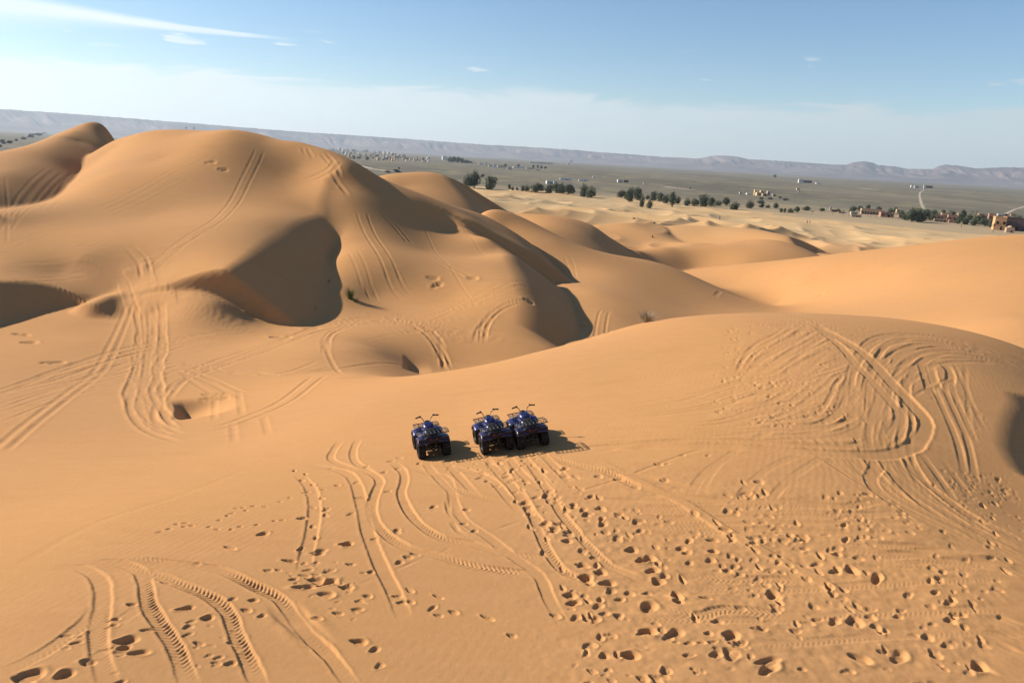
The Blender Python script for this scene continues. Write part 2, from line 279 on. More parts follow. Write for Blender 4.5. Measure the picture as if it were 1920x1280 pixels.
def groove(R, P, w=.28, dep=.05, rim=.5, tread=0.0, fade=1.0, soft=.05, period=.11):
    """press a wheel rut of width w along the ground line P (world xy) into raster R"""
    if R is near: dep *= .56; w *= .86; tread *= .62; rim *= .5; soft *= .75
    else: dep *= .72
    c = R.c; st = max(c*3, .08); rad = w/2+soft*3+.06; k = int(rad/c)+2
    seg = np.hypot(*np.diff(P, axis=0).T); s = np.r_[0, np.cumsum(seg)]
    if s[-1] < .2: return
    m = int(s[-1]/st)+2; S = np.linspace(0, s[-1], m); Q = np.stack([np.interp(S, s, P[:, 0]), np.interp(S, s, P[:, 1])], 1)
    i0 = np.floor((Q[:, 0]-R.x0)/c).astype(int); j0 = np.floor((Q[:, 1]-R.y0)/c).astype(int)
    ok = (i0 > k) & (i0 < R.nx-k-1) & (j0 > k) & (j0 < R.ny-k-1)
    if ok.sum() < 2: return
    lo = (j0[ok].min()-k, i0[ok].min()-k); hi = (j0[ok].max()+k+1, i0[ok].max()+k+1)
    D2 = np.full((hi[0]-lo[0], hi[1]-lo[1]), 9.0, np.float32); SS = np.zeros_like(D2)
    gy, gx = np.mgrid[-k:k+1, -k:k+1].astype(np.float32)*c
    T = np.gradient(Q, axis=0); T /= np.maximum(np.hypot(T[:, 0], T[:, 1]), 1e-9)[:, None]
    for q, t, a, b, o, sv in zip(Q, T, i0, j0, ok, S):
        if not o: continue
        dx = gx+(R.x0+a*c-q[0]); dy = gy+(R.y0+b*c-q[1]); al = dx*t[0]+dy*t[1]; cr = dy*t[0]-dx*t[1]
        d = np.where(np.abs(al) < st*.75, np.abs(cr), np.sqrt(dx*dx+dy*dy))
        sl = (slice(b-k-lo[0], b+k+1-lo[0]), slice(a-k-lo[1], a+k+1-lo[1]))
        cur = D2[sl]; mk = d < cur; cur[mk] = d[mk]; SS[sl][mk] = (sv+al)[mk]
    jit = vnoise(SS*1.7, SS*0+dep*50, 9); jt2 = vnoise(SS*6.5, SS*0+w*30, 10); wj = w/2*(.88+.2*jit+.12*jt2)
    act = D2 < rad; e = np.clip((wj-D2)/soft+.5, 0, 1); e = e*e*(3-2*e)
    ends = np.clip(np.minimum(SS, s[-1]-SS)/(fade+1e-3), 0, 1)
    prof = -dep*e*(.65+.6*jit)+rim*dep*(.35+.9*jt2)*np.exp(-((D2-wj-soft*.9)/(soft*.9))**2)
    if tread > 0:
        ph = (SS+np.abs(D2)*.9)/period; prof = prof+tread*e*np.sin(2*np.pi*ph)*np.clip(vnoise(SS*.6, D2*2+dep*90, 3)*2.8-.9, 0, 1)*(.5+.8*vnoise(SS*11, D2*14, 4))
    A = R.a[lo[0]:hi[0], lo[1]:hi[1]]; er = e*ends*act*.85
    A[:] = np.where(act, A*(1-er)+prof*ends, A)
def printat(R, x, y, L=.30, W=.15, dep=.07, ang=0.0, rim=.22):
    if R is near: dep *= .64; L *= .80; W *= .80; rim *= .75
    c = R.c; k = int((L*1.1+.06)/c)+1; a = int(round((x-R.x0)/c)); b = int(round((y-R.y0)/c))
    if a <= k or b <= k or a >= R.nx-k-1 or b >= R.ny-k-1: return
    gy, gx = np.mgrid[-k:k+1, -k:k+1]*c; u = gx*math.cos(ang)+gy*math.sin(ang); v = gy*math.cos(ang)-gx*math.sin(ang)
    th = np.arctan2(v, u); q1, q2 = rng.uniform(0, 6.28, 2); r = np.sqrt((u/(L/2))**2+(v/(W/2*(1+.25*np.sin(u/L*4))))**2)*(1+.09*np.sin(2*th+q1)+.035*np.sin(3*th+q2)); e = np.clip(1.25-r, 0, 1); e = np.minimum(e*1.8, 1); e = e*e*(3-2*e)
    f = -dep*e+rim*dep*np.exp(-((r-1.35)/.35)**2)*np.clip(.5+1.1*np.cos(th-q1), 0, 1.6)
    A = R.a[b-k:b+k+1, a-k:a+k+1]; A[:] = A*(1-.75*e)+f

def T(px, R=near, **k): groove(R, wobble(spline(cast(px), .25), .012), **k)
def C7(l): return [(x*.3958, 900+y*.3958) for x, y in l]       # points noted from enlarged views
def CC(l): return [(560+x*.25, 840+y*.25) for x, y in l]
def CD(l): return [(1000+x*.25, 820+y*.25) for x, y in l]
def CE(l): return [(1440+x*.25, 820+y*.25) for x, y in l]
def CF(l): return [(960+x*.5, 860+y*.5) for x, y in l]
def CL(l): return [(1320+x*.25, 580+y*.25) for x, y in l]
def CM(l): return [(200+x*.25, 440+y*.25) for x, y in l]
def CN(l): return [(540+x*.1875, 480+y*.1875) for x, y in l]

# ---- broad unevenness of the trodden sand
_X, _Y = near.grid()
_base = vnoise(_X/1.7, _Y/1.1, 41)*.6+vnoise(_X/.6, _Y/.45, 42)*.3
def inpoly(px, edge=1.2):
    """soft mask of a region given by photo points"""
    W = cast(px); X = _X[::8, ::8]; Y = _Y[::8, ::8]; ins = np.zeros(X.shape, bool); dmin = np.full(X.shape, 99.)
    for (x1, y1), (x2, y2) in zip(W, np.roll(W, -1, 0)):
        cnd = ((y1 > Y) != (y2 > Y)); xs = (x2-x1)*(Y-y1)/(y2-y1+1e-12)+x1; ins ^= cnd & (X < xs)
        t = np.clip(((X-x1)*(x2-x1)+(Y-y1)*(y2-y1))/((x2-x1)**2+(y2-y1)**2+1e-9), 0, 1); dmin = np.minimum(dmin, np.hypot(X-x1-t*(x2-x1), Y-y1-t*(y2-y1)))
    m = np.clip(.5+np.where(ins, dmin, -dmin)/edge, 0, 1); m = np.repeat(np.repeat(m, 8, 0), 8, 1)[:_X.shape[0], :_X.shape[1]]
    return m, W, ins
POLY_BR = [(1060, 960), (1250, 900), (1500, 930), (1700, 960), (1830, 1000), (1960, 1100), (2000, 1300), (1050, 1300), (1080, 1180), (1010, 1050)]
POLY_TR = [(1360, 640), (1500, 600), (1620, 640), (1700, 660), (1720, 760), (1740, 840), (1500, 850), (1330, 800), (1360, 700)]
mBR, W_BR, insBR = inpoly(POLY_BR, 3.0); mTR, W_TR, insTR = inpoly(POLY_TR, 1.6)
rough = vnoise(_X/.9+1, _Y/.17, 54)*.5+vnoise(_X/.11, _Y/.09, 55)*.22+vnoise(_X/.42+3, _Y/.30, 51)*.35+vnoise(_X/.2, _Y/.16, 52)*.3+vnoise(_X/.95, _Y/.6, 53)*.7
near.a += ((rough-.96)*(.050*mBR+.034*mTR)).astype(np.float32)
del _base, rough

# ---- older, softer wheel marks in bundles
def family(g1, g2, n, R=near, w=.26, dep=.035, amp=.15, cut=.35, seed=0, soft=.06, rim=.55):
    g = np.random.default_rng(seed); a = spline(cast(g1), .4); b = spline(cast(g2), .4); m = max(len(a), len(b))
    rs = lambda p: np.stack([np.interp(np.linspace(0, 1, m), np.linspace(0, 1, len(p)), p[:, k]) for k in (0, 1)], 1)
    a, b = rs(a), rs(b)
    for i in range(n):
        t = (i+g.uniform(-.35, .35))/max(1, n-1); t2 = t+g.normal(0, .12); w_ = np.linspace(t, t2, m)[:, None]
        P = wobble(a*(1-w_)+b*w_, amp, seed=int(g.integers(1 << 30)))
        s0 = int(m*g.uniform(0, cut)) if g.random() < .6 else 0; s1 = m-int(m*g.uniform(0, cut)) if g.random() < .6 else m
        groove(R, P[s0:s1], w=w*g.uniform(.8, 1.2), dep=dep*g.uniform(.6, 1.3), rim=rim, fade=1.6, soft=soft, tread=.008 if R is near else 0)

# swirl of ruts on the right-hand shoulder of the dune
family([(1915, 690), (1850, 655), (1760, 630), (1680, 625), (1630, 642), (1600, 690), (1590, 740), (1600, 800), (1650, 880), (1720, 950), (1820, 1010), (1925, 1075)],
       [(1918, 700), (1870, 685), (1810, 668), (1760, 675), (1720, 700), (1705, 740), (1700, 790), (1690, 840), (1720, 900), (1790, 955), (1860, 1000), (1930, 1035)], 24, w=.2, dep=.05, seed=1, cut=.45)
family([(1900, 672), (1800, 640), (1700, 628), (1640, 645), (1600, 690)], [(1900, 690), (1820, 680), (1760, 690), (1720, 720), (1700, 760)], 14, w=.2, dep=.042, seed=2, cut=.3)
family([(1600, 690), (1585, 730), (1580, 760), (1550, 790), (1500, 805), (1450, 812)], [(1680, 760), (1665, 810), (1640, 835), (1580, 840), (1500, 836), (1420, 832)], 18, w=.2, dep=.034, seed=3)
family([(1580, 760), (1600, 790), (1640, 815), (1660, 850), (1700, 900)], [(1660, 700), (1650, 740), (1625, 790), (1615, 830), (1625, 880)], 16, w=.2, dep=.036, seed=4)
family([(1480, 606), (1440, 635), (1395, 665), (1372, 700)], [(1580, 625), (1530, 650), (1470, 690), (1420, 715)], 17, w=.18, dep=.026, seed=5)
family([(1130, 765), (1300, 740), (1400, 712), (1500, 690), (1620, 655)], [(1150, 790), (1300, 775), (1420, 745), (1540, 715), (1600, 690)], 20, w=.16, dep=.022, seed=6)
family([(1050, 775), (1200, 785), (1330, 790), (1450, 760), (1560, 740)], [(1050, 850), (1200, 836), (1350, 836), (1500, 842), (1640, 850)], 20, w=.18, dep=.022, seed=7)
family([(1480, 810), (1560, 870), (1640, 925), (1740, 985), (1850, 1030), (1930, 1060)], [(1580, 820), (1650, 900), (1730, 955), (1830, 1010), (1930, 1090)], 17, w=.22, dep=.036, seed=8, cut=.3)
family([(1420, 740), (1480, 690), (1540, 650)], [(1440, 800), (1520, 760), (1590, 700)], 14, w=.2, dep=.024, seed=31)
family([(1745, 690), (1750, 720), (1765, 760), (1790, 830), (1800, 900)], [(1800, 680), (1810, 730), (1840, 800), (1880, 880), (1900, 930)], 5, w=.2, dep=.028, seed=9)
family([(1650, 850), (1690, 900), (1700, 960)], [(1740, 840), (1800, 920), (1850, 980)], 6, w=.22, dep=.03, seed=10)
family([(1130, 938), (1300, 942), (1450, 940), (1640, 950)], [(1160, 1000), (1300, 1003), (1480, 1000), (1720, 1005)], 10, w=.24, dep=.026, seed=11, amp=.08)
family([(1500, 1010), (1650, 1025), (1800, 1040), (1930, 1050)], [(1600, 1050), (1700, 1058), (1800, 1068), (1930, 1075)], 6, w=.28, dep=.032, seed=12, amp=.1)
family([(1250, 1100), (1500, 1120), (1700, 1115), (1930, 1105)], [(1100, 1200), (1400, 1210), (1700, 1190), (1930, 1180)], 4, w=.24, dep=.012, seed=13, amp=.1)
for l in ([(1460, 800), (1330, 880), (1290, 940)], [(1540, 840), (1440, 880), (1390, 930), (1370, 960)], [(1560, 850), (1480, 900), (1430, 960)], [(1420, 850), (1350, 870), (1310, 925)]): T(l, w=.26, dep=.014, tread=.004)
# posts of short steep ruts where machines came over the little crest
for l in ([(1728, 680), (1738, 712), (1745, 740)], [(1745, 685), (1752, 715), (1766, 738)], [(1768, 680), (1782, 700), (1780, 725)]): T(l, w=.4, dep=.09)
T(CL([(1560, 660), (1680, 590), (1820, 530), (1920, 505)]), w=.14, dep=.03, rim=.6)

# ---- fresh pairs of the big hairpin
T([(1532, 616), (1577, 650), (1607, 685), (1645, 725), (1677, 760), (1688, 780), (1683, 800), (1667, 817)], w=.40, dep=.05, rim=.5)
T([(1525, 609), (1570, 632), (1620, 664), (1670, 716), (1710, 758), (1732, 785), (1735, 806), (1718, 832), (1682, 848), (1645, 853), (1570, 851), (1495, 846), (1420, 841), (1320, 836), (1150, 838), (1040, 850)], w=.55, dep=.075, rim=.45, soft=.08)
T([(1640, 846), (1500, 836), (1400, 828), (1300, 826), (1180, 832), (1060, 846)], w=.3, dep=.05)
T(CE([(830, 160), (815, 230), (770, 300), (790, 370), (860, 440), (980, 520)]), w=.45, dep=.08)
T(CE([(860, 160), (900, 230), (1000, 330), (1150, 450), (1300, 540), (1500, 660), (1700, 760), (1920, 860)]), w=.3, dep=.06)
T(CE([(1040, 110), (1080, 230), (1200, 350), (1350, 470), (1550, 600), (1750, 700), (1920, 800)]), w=.3, dep=.06)
T(CE([(1200, 700), (1400, 770), (1700, 850), (1900, 950)]), w=.9, dep=.06, rim=.3, soft=.2)

# ---- tracks across the foreground
T(CD([(260, 462), (400, 400), (640, 320), (900, 220), (1200, 115), (1400, 80)]), w=.09, dep=.026, rim=.4)
T(CD([(230, 462), (600, 470), (900, 487), (1000, 490)]), w=.2, dep=.05)
T(CD([(1200, 500), (1380, 490), (1500, 500)]), w=.3, dep=.06, tread=.02)
T(CE([(170, 500), (350, 515), (550, 530), (720, 510), (860, 470)]), w=.3, dep=.06, tread=.02)
T(CE([(400, 575), (620, 585), (850, 575), (1010, 560)]), w=.3, dep=.07, tread=.02)
T(CE([(940, 850), (1050, 850), (1180, 860), (1350, 870)]), w=.32, dep=.09, tread=.03)
T(CE([(780, 890), (1000, 880), (1250, 890), (1480, 905)]), w=.32, dep=.07, tread=.02)
T(CE([(1050, 920), (1300, 930), (1500, 945), (1700, 965)]), w=.35, dep=.11, tread=.03)
T(CD([(-40, 190), (0, 250), (120, 420), (200, 560), (330, 720), (430, 850), (560, 960), (700, 1030), (860, 1100)]), w=.26, dep=.05, tread=.022)
T([(955, 905), (985, 940), (1000, 975), (1017, 1012), (1038, 1050), (1062, 1075), (1100, 1095), (1130, 1107)], w=.26, dep=.055, tread=.02)
T([(935, 870), (955, 905), (975, 935), (990, 955), (1010, 985), (1030, 1020)], w=.3, dep=.05, tread=.012)
T(CC([(430, 120), (600, 230), (590, 300), (545, 420), (560, 540), (640, 650), (800, 740), (1000, 800), (1300, 880), (1700, 940), (1920, 965)]), w=.3, dep=.06, tread=.02)
T(CC([(700, 110), (780, 180), (790, 260), (770, 350), (830, 480), (930, 590), (1080, 680), (1300, 730), (1500, 790), (1850, 850)]), w=.28, dep=.06, tread=.02)
T(CC([(60, 130), (330, 180), (420, 260), (470, 420), (510, 600), (570, 780), (640, 930), (720, 1100), (800, 1280)]), w=.34, dep=.045, tread=0, soft=.06)
T([(560, 890), (582, 915), (590, 950), (586, 995), (575, 1040), (570, 1075)], w=.34, dep=.045, soft=.06)
T([(640, 826), (626, 845), (622, 862), (655, 876), (700, 892)], w=.26, dep=.05)
T([(673, 822), (662, 848), (668, 868), (700, 884)], w=.26, dep=.05)
T([(760, 872), (800, 886), (838, 900), (852, 947), (872, 980), (920, 1010), (960, 1040), (1010, 1080), (1030, 1125), (1060, 1180)], w=.28, dep=.032)
T([(800, 868), (870, 880), (920, 900), (950, 930), (975, 960)], w=.28, dep=.04)
T([(780, 905), (830, 912), (880, 925), (930, 940), (960, 945)], w=.24, dep=.03, tread=.01)
T([(1120, 864), (1200, 905), (1275, 942), (1350, 990), (1425, 1032), (1500, 1072), (1580, 1120), (1640, 1150)], w=.34, dep=-.05, rim=-.3, soft=.08)
T([(1020, 855), (1100, 880), (1170, 890), (1250, 905), (1350, 930)], w=.26, dep=.04, tread=.02)
T([(1050, 868), (1130, 885), (1200, 915), (1300, 935), (1400, 942)], w=.26, dep=.04, tread=.02)
T(CF([(550, 560), (680, 600), (800, 570), (950, 590), (1150, 605)]), w=.3, dep=.03, tread=.015)
T(CF([(630, 440), (800, 460), (1000, 455), (1200, 490)]), w=.28, dep=.03, tread=.014)
T(CF([(1430, 345), (1500, 350), (1600, 345), (1680, 355)]), w=.3, dep=.06, tread=.03)
T(CF([(1740, 655), (1830, 660), (1960, 658)]), w=.2, dep=.09, rim=.6)
T(CF([(880, 430), (905, 460), (940, 485)]), w=.12, dep=.07)
for x0, y0 in ((797, 864), (834, 858), (908, 852), (947, 846), (973, 843), (1010, 838)): T([(x0, y0), (x0+8, y0+14), (x0+30, y0+40), (x0+66, y0+78)], w=.26, dep=.035, tread=.014)
# bottom left: four ruts with a heavy tread and their softer beginnings
T([(90, 1066), (150, 1066), (187, 1088), (193, 1130), (184, 1190), (190, 1240), (204, 1290)], w=.34, dep=.05, tread=.008, soft=.06)
T([(150, 1056), (222, 1055), (264, 1075), (275, 1105), (280, 1137), (306, 1177), (330, 1217), (358, 1290)], w=.32, dep=.055, tread=.028)
T([(170, 1060), (277, 1076), (344, 1098), (400, 1126), (427, 1153), (443, 1193), (467, 1240), (492, 1295)], w=.31, dep=.06, tread=.026)
T([(240, 1048), (356, 1058), (416, 1070), (475, 1098), (522, 1126), (546, 1153), (574, 1189), (617, 1232), (662, 1292)], w=.31, dep=.07, tread=.034)
T([(0, 1266), (79, 1228), (131, 1193), (170, 1161), (182, 1130)], w=.34, dep=.035, tread=.006)
T([(214, 1177), (253, 1145), (273, 1130)], w=.3, dep=.035)
T([(590, 1110), (560, 1085)], w=.3, dep=.05); T([(520, 1130), (560, 1170), (610, 1215)], w=.6, dep=.08, rim=.9, soft=.15)
T([(20, 1070), (120, 1010), (200, 972), (330, 930), (480, 872)], w=.25, dep=.008, rim=.5, soft=.1)
T(CC([(700, 930), (860, 860), (960, 825)]), w=.09, dep=.045, rim=.4); T(CC([(1040, 795), (1150, 740)]), w=.1, dep=.05, rim=.4)
T(CC([(430, 1020), (580, 970)]), w=.09, dep=.04, rim=.4); T(CC([(1450, 620), (1560, 580), (1680, 545)]), w=.1, dep=.05, rim=.4)
T(CC([(1115, 400), (1120, 470), (1150, 520)]), w=.14, dep=.11, rim=.7); T(CC([(1150, 560), (1200, 620), (1270, 665)]), w=.14, dep=.10, rim=.7)

# ---- footprints: the ones that can be told apart, then the trodden places
def prints(l, L=.30, W=.17, dep=.07, jit=.0):
    for (x, y) in cast(l): printat(near, x+rng.normal(0, jit+.001), y+rng.normal(0, jit+.001), L*rng.uniform(.8, 1.2), W*rng.uniform(.85, 1.2), dep*rng.uniform(.8, 1.2), rng.uniform(-.5, 1.1))
prints(C7([(1090, 325), (1245, 258), (1430, 183), (1510, 345), (1370, 383), (1645, 308), (875, 612), (985, 665), (585, 795), (655, 830), (415, 875), (1700, 768), (1710, 85)]), .36, .19, .085)
prints(C7([(600, 765), (305, 930), (150, 925), (1440, 510), (1495, 475), (1550, 490), (1635, 510), (1545, 543), (110, 960)]), .46, .25, .11)
prints(C7([(365, 780), (620, 590), (1775, 808), (785, 490), (930, 400), (1270, 435), (1540, 145), (1660, 165), (1770, 280), (1880, 248), (1390, 470), (1440, 455), (1100, 565), (1200, 575), (1165, 620), (890, 710),
    (1240, 655), (1500, 655), (1600, 640), (1690, 615), (1740, 550), (1460, 430), (1560, 430), (1795, 895), (535, 672), (700, 712), (940, 790), (1090, 875), (220, 1000)]), .26, .14, .055)
prints(C7([(755, 250), (800, 235), (835, 215), (870, 222), (910, 215), (880, 205), (1040, 190), (1075, 172), (1095, 158), (1120, 138), (1150, 130), (1165, 148), (1200, 125), (1255, 130), (1330, 105), (1370, 85), (1440, 62), (1530, 45),
    (1600, 28), (1300, 195), (1340, 190), (990, 225), (1030, 237), (1215, 218), (1095, 238), (1140, 224)]), .17, .10, .045)
prints(CC([(465, 375), (215, 465), (290, 280), (735, 630), (565, 680), (670, 325), (1010, 445), (1255, 465), (1240, 570), (1320, 620), (1355, 230), (1375, 185), (1390, 200), (1410, 250), (1480, 295), (1620, 240), (1710, 275), (1700, 255),
    (1610, 160), (1555, 215), (1550, 190), (1620, 330), (1850, 370), (1780, 385), (1905, 630), (740, 1105), (775, 1155), (840, 1160), (1000, 1210), (1050, 1270), (240, 155), (505, 145), (640, 185), (745, 150), (690, 100), (755, 80),
    (755, 865), (870, 810), (820, 825), (540, 935), (430, 260), (1440, 130), (1425, 110), (1530, 95), (1600, 60), (1140, 145), (900, 118)]), .26, .15, .06)
prints(CC([(1700, 420), (1725, 460), (1735, 500), (1850, 570), (150, 790), (360, 730)]), .34, .22, .10)
prints(CD([(85, 650), (190, 665), (160, 705), (270, 735), (250, 785), (365, 860), (370, 965), (460, 905), (495, 1020), (290, 1250), (580, 1170), (715, 1180), (375, 550), (390, 595), (300, 510), (300, 540), (510, 625), (520, 655),
    (495, 535), (540, 720), (630, 745), (625, 785), (770, 655), (800, 715), (965, 980), (980, 1055), (1325, 935), (1345, 780), (1165, 785), (1100, 850), (1145, 885), (1450, 1020), (640, 320), (940, 205), (980, 330), (1350, 875),
    (1515, 570), (1455, 572), (175, 465), (175, 495), (125, 415), (100, 445), (440, 440), (230, 305), (235, 238), (490, 305), (770, 380), (1690, 345)]), .28, .18, .075)
prints(CD([(395, 1065), (550, 1100), (270, 1200), (730, 850), (810, 930), (865, 915), (890, 1020), (935, 1105), (1070, 1185), (1800, 1185)]), .36, .24, .12)
prints(CF([(490, 830), (240, 605), (235, 550), (320, 558), (310, 605), (400, 600), (845, 705), (770, 615), (1590, 750), (1205, 620), (1345, 600), (1215, 335), (1090, 340), (1090, 295), (1300, 372), (1215, 362), (1210, 430), (1140, 405),
    (1200, 520), (1130, 562), (1635, 545), (1640, 615), (1630, 700), (1555, 675), (345, 745), (290, 700), (160, 590), (770, 740), (575, 800), (60, 185), (125, 245), (160, 270), (210, 285), (205, 312), (265, 400), (330, 430)]), .30, .18, .08)
prints(CF([(440, 745), (510, 660), (820, 672), (820, 735), (1300, 750), (1280, 620), (1270, 430), (980, 512), (1450, 745), (1750, 780), (510, 560), (275, 452)]), .40, .28, .13)
prints(CF([(955, 760), (962, 790), (610, 660), (1370, 455)]), .55, .22, .12)
def trail(px, stride=.62, L=.29, W=.13, dep=.07):
    P = spline(cast(px), .2); seg = np.hypot(*np.diff(P, axis=0).T); s = np.r_[0, np.cumsum(seg)]; k = 0; d = .1
    while d < s[-1]:
        x = np.interp(d, s, P[:, 0]); y = np.interp(d, s, P[:, 1]); x2 = np.interp(d+.1, s, P[:, 0]); y2 = np.interp(d+.1, s, P[:, 1]); a = math.atan2(y2-y, x2-x); o = .11*(1 if k % 2 else -1)+rng.normal(0, .03)
        printat(near, x-math.sin(a)*o, y+math.cos(a)*o, L*rng.uniform(.8, 1.15), W*rng.uniform(.85, 1.25), dep*rng.uniform(.6, 1.2), a+rng.normal(0, .15), rim=.3); d += stride*rng.uniform(.85, 1.15); k += 1
def scatter(poly, n, L, W, dep, bias=None):
    W_ = cast(poly); lo = W_.min(0); hi = W_.max(0); k = 0; tries = 0
    while k < n and tries < n*40:
        tries += 1; x, y = rng.uniform(lo, hi); ins = False
        for (x1, y1), (x2, y2) in zip(W_, np.roll(W_, -1, 0)):
            if (y1 > y) != (y2 > y) and x < (x2-x1)*(y-y1)/(y2-y1)+x1: ins = not ins
        if not ins or vnoise(np.array(x/1.1), np.array(y/1.1), 77) < rng.uniform(.1, .75): continue
        s = rng.uniform(.55, 1.2); printat(near, x, y, L*s, W*s, dep*s*rng.uniform(.3, .85), rng.uniform(-.7, 1.2), rim=.25); k += 1
for l in ([(1000, 870), (1052, 960), (1100, 1040), (1120, 1120), (1110, 1230)], [(1050, 880), (1170, 985), (1260, 1080), (1300, 1180)], [(945, 865), (985, 950), (1060, 1090), (1180, 1250)], [(1300, 960), (1420, 1050), (1500, 1200)], [(1620, 950), (1560, 1060), (1640, 1210)],
    [(1870, 1030), (1700, 1130), (1500, 1180), (1250, 1230)], [(1400, 900), (1480, 980), (1560, 1090), (1700, 1260)], [(1880, 900), (1850, 980), (1900, 1080)], [(1100, 960), (1350, 1000), (1600, 1010)], [(1780, 1000), (1760, 1100), (1850, 1230)], [(560, 880), (600, 960), (560, 1060)],
    [(770, 1100), (870, 1150), (1010, 1200)], [(1150, 1120), (1350, 1130), (1560, 1170), (1800, 1160)]): trail(l)
trail([(1240, 870), (1330, 850), (1420, 838)], .7, .2, .12, .04); trail([(1380, 690), (1450, 640), (1540, 612)], .7, .2, .12, .05)
scatter([(1060, 1100), (1200, 1050), (1500, 1040), (1900, 1060), (1960, 1290), (1080, 1290)], 150, .22, .14, .075)
scatter([(1360, 925), (1660, 930), (1740, 1000), (1560, 1040), (1380, 1000)], 130, .24, .14, .07)
scatter([(1080, 950), (1400, 980), (1600, 1060), (1500, 1130), (1180, 1100)], 50, .22, .14, .06)
scatter([(1720, 880), (1900, 890), (1940, 1030), (1840, 1020)], 220, .14, .09, .05)
scatter([(1350, 610), (1520, 598), (1640, 650), (1580, 740), (1360, 740)], 230, .18, .11, .06)
scatter([(1340, 700), (1500, 710), (1600, 780), (1480, 815), (1330, 780)], 150, .22, .13, .07)
scatter([(1590, 606), (1680, 604), (1720, 630), (1620, 645)], 60, .16, .10, .04)
scatter([(1690, 690), (1800, 730), (1880, 810), (1780, 840)], 90, .13, .09, .04)
scatter([(520, 1055), (690, 1055), (710, 1150), (600, 1185), (510, 1130)], 34, .20, .11, .06)
scatter([(340, 1160), (460, 1150), (480, 1250), (360, 1260)], 14, .2, .11, .05)
scatter([(0, 1230), (220, 1170), (240, 1290), (0, 1290)], 12, .22, .12, .06)
scatter([(950, 850), (1070, 850), (1160, 1080), (1020, 1060)], 45, .17, .12, .06)
scatter([(740, 860), (1010, 850), (1000, 890), (740, 885)], 40, .15, .1, .05)

# ---- tracks on the big dune behind (coarser raster)
def F(g1, g2, n, **k):
    k.setdefault('w', .24); k.setdefault('dep', .06); k.setdefault('amp', .12); k.setdefault('soft', .09); k.setdefault('rim', .6); k['dep'] = k['dep']*.8; family(g1, g2, n, R=mid, **k)
def TM(px, **k):
    k.setdefault('w', .30); k.setdefault('dep', .06); k.setdefault('soft', .10); k.setdefault('rim', .6); k['dep'] = k['dep']*.6; groove(mid, wobble(spline(cast(px), .5), .04), **k)
def PAIR(px, sep=.9, **k):
    P = spline(cast(px), .5); t = np.gradient(P, axis=0); t /= np.maximum(np.hypot(t[:, 0], t[:, 1]), 1e-6)[:, None]; n = np.stack([-t[:, 1], t[:, 0]], 1)
    k.setdefault('w', .22); k.setdefault('dep', .06); k.setdefault('soft', .09); k.setdefault('rim', .6); k['dep'] = k['dep']*.62
    for s in (-.5, .5): groove(mid, P+n*sep*s, **k)
F([(236, 500), (248, 540), (252, 600), (255, 660), (243, 720), (238, 760), (262, 800), (300, 822)], [(275, 485), (284, 530), (300, 570), (305, 620), (297, 680), (290, 730), (300, 770), (335, 806)], 14, dep=.065, w=.30, seed=21, cut=.12)
for l in ([(232, 498), (250, 525), (262, 560), (280, 590)], [(256, 498), (270, 530), (276, 560), (290, 582)], [(272, 482), (280, 515), (288, 550), (290, 580)], [(318, 530), (322, 560), (324, 578)], [(305, 530), (308, 560), (312, 575)], [(228, 525), (240, 560), (248, 590)], [(292, 570), (298, 548), (304, 540)]): TM(l, w=.7, dep=-.16, rim=-.3, soft=.16)
F([(-10, 733), (130, 688), (250, 650), (350, 630), (420, 622), (510, 622)], [(-10, 742), (130, 702), (250, 664), (350, 644), (430, 628), (510, 626)], 6, seed=22, dep=.07)
F([(100, 735), (240, 690), (350, 650), (430, 630)], [(60, 730), (180, 700), (260, 672), (300, 660)], 3, seed=23)
F([(285, 760), (330, 715), (400, 680), (520, 640), (600, 612), (700, 598), (790, 604)], [(310, 750), (350, 712), (420, 690), (530, 652), (610, 622), (700, 610), (800, 616)], 7, seed=24, dep=.07)
F([(265, 705), (330, 682), (400, 684), (470, 698)], [(275, 715), (340, 692), (420, 694), (480, 702)], 3, seed=25)
F([(395, 690), (470, 704), (560, 694), (660, 668)], [(380, 700), (470, 698), (590, 700), (800, 700)], 5, seed=26)
PAIR([(-5, 848), (45, 805), (90, 770), (140, 732), (190, 690), (225, 620), (242, 575)], sep=.5, dep=.05)
F([(235, 700), (240, 760), (275, 805), (340, 830)], [(300, 700), (285, 760), (300, 790), (350, 815)], 6, seed=27, dep=.05)
PAIR([(-5, 532), (130, 522), (208, 506), (300, 478), (352, 452), (400, 428)], sep=.8, dep=.07); PAIR([(-5, 500), (140, 490), (220, 506)], dep=.05)
PAIR([(282, 512), (300, 492), (340, 458), (400, 420), (430, 392), (455, 350), (470, 320), (488, 282)], sep=1.0, dep=.07)
PAIR([(120, 462), (220, 458), (262, 485), (275, 520)], sep=.7, dep=.05); PAIR([(0, 470), (90, 440), (200, 425)], dep=.04)
for a in ([(96, 318), (45, 368), (8, 425)], [(108, 322), (60, 370), (12, 432)], [(150, 312), (95, 372), (5, 440)], [(180, 300), (120, 365), (85, 395)], [(2, 330), (4, 400), (2, 460)], [(160, 312), (140, 330), (95, 380)]): PAIR(a, sep=.8, dep=.03)
PAIR([(180, 395), (260, 360), (330, 320), (400, 285)], dep=.05); PAIR([(200, 405), (290, 365), (350, 335)], dep=.04)
PAIR([(678, 398), (705, 458), (740, 530), (765, 560)], sep=1.1, dep=.07); PAIR([(715, 395), (745, 430), (770, 458)], sep=.6, dep=.07); PAIR([(690, 540), (704, 566)], sep=.7, dep=.06); PAIR([(660, 470), (690, 545)], sep=.9, dep=.04)
PAIR([(808, 484), (840, 500), (886, 524)], sep=.7, dep=.08); PAIR([(850, 582), (890, 562), (940, 538), (1012, 545)], sep=1.0, dep=.08); PAIR([(800, 600), (870, 568), (930, 548), (985, 532)], sep=.8, dep=.06)
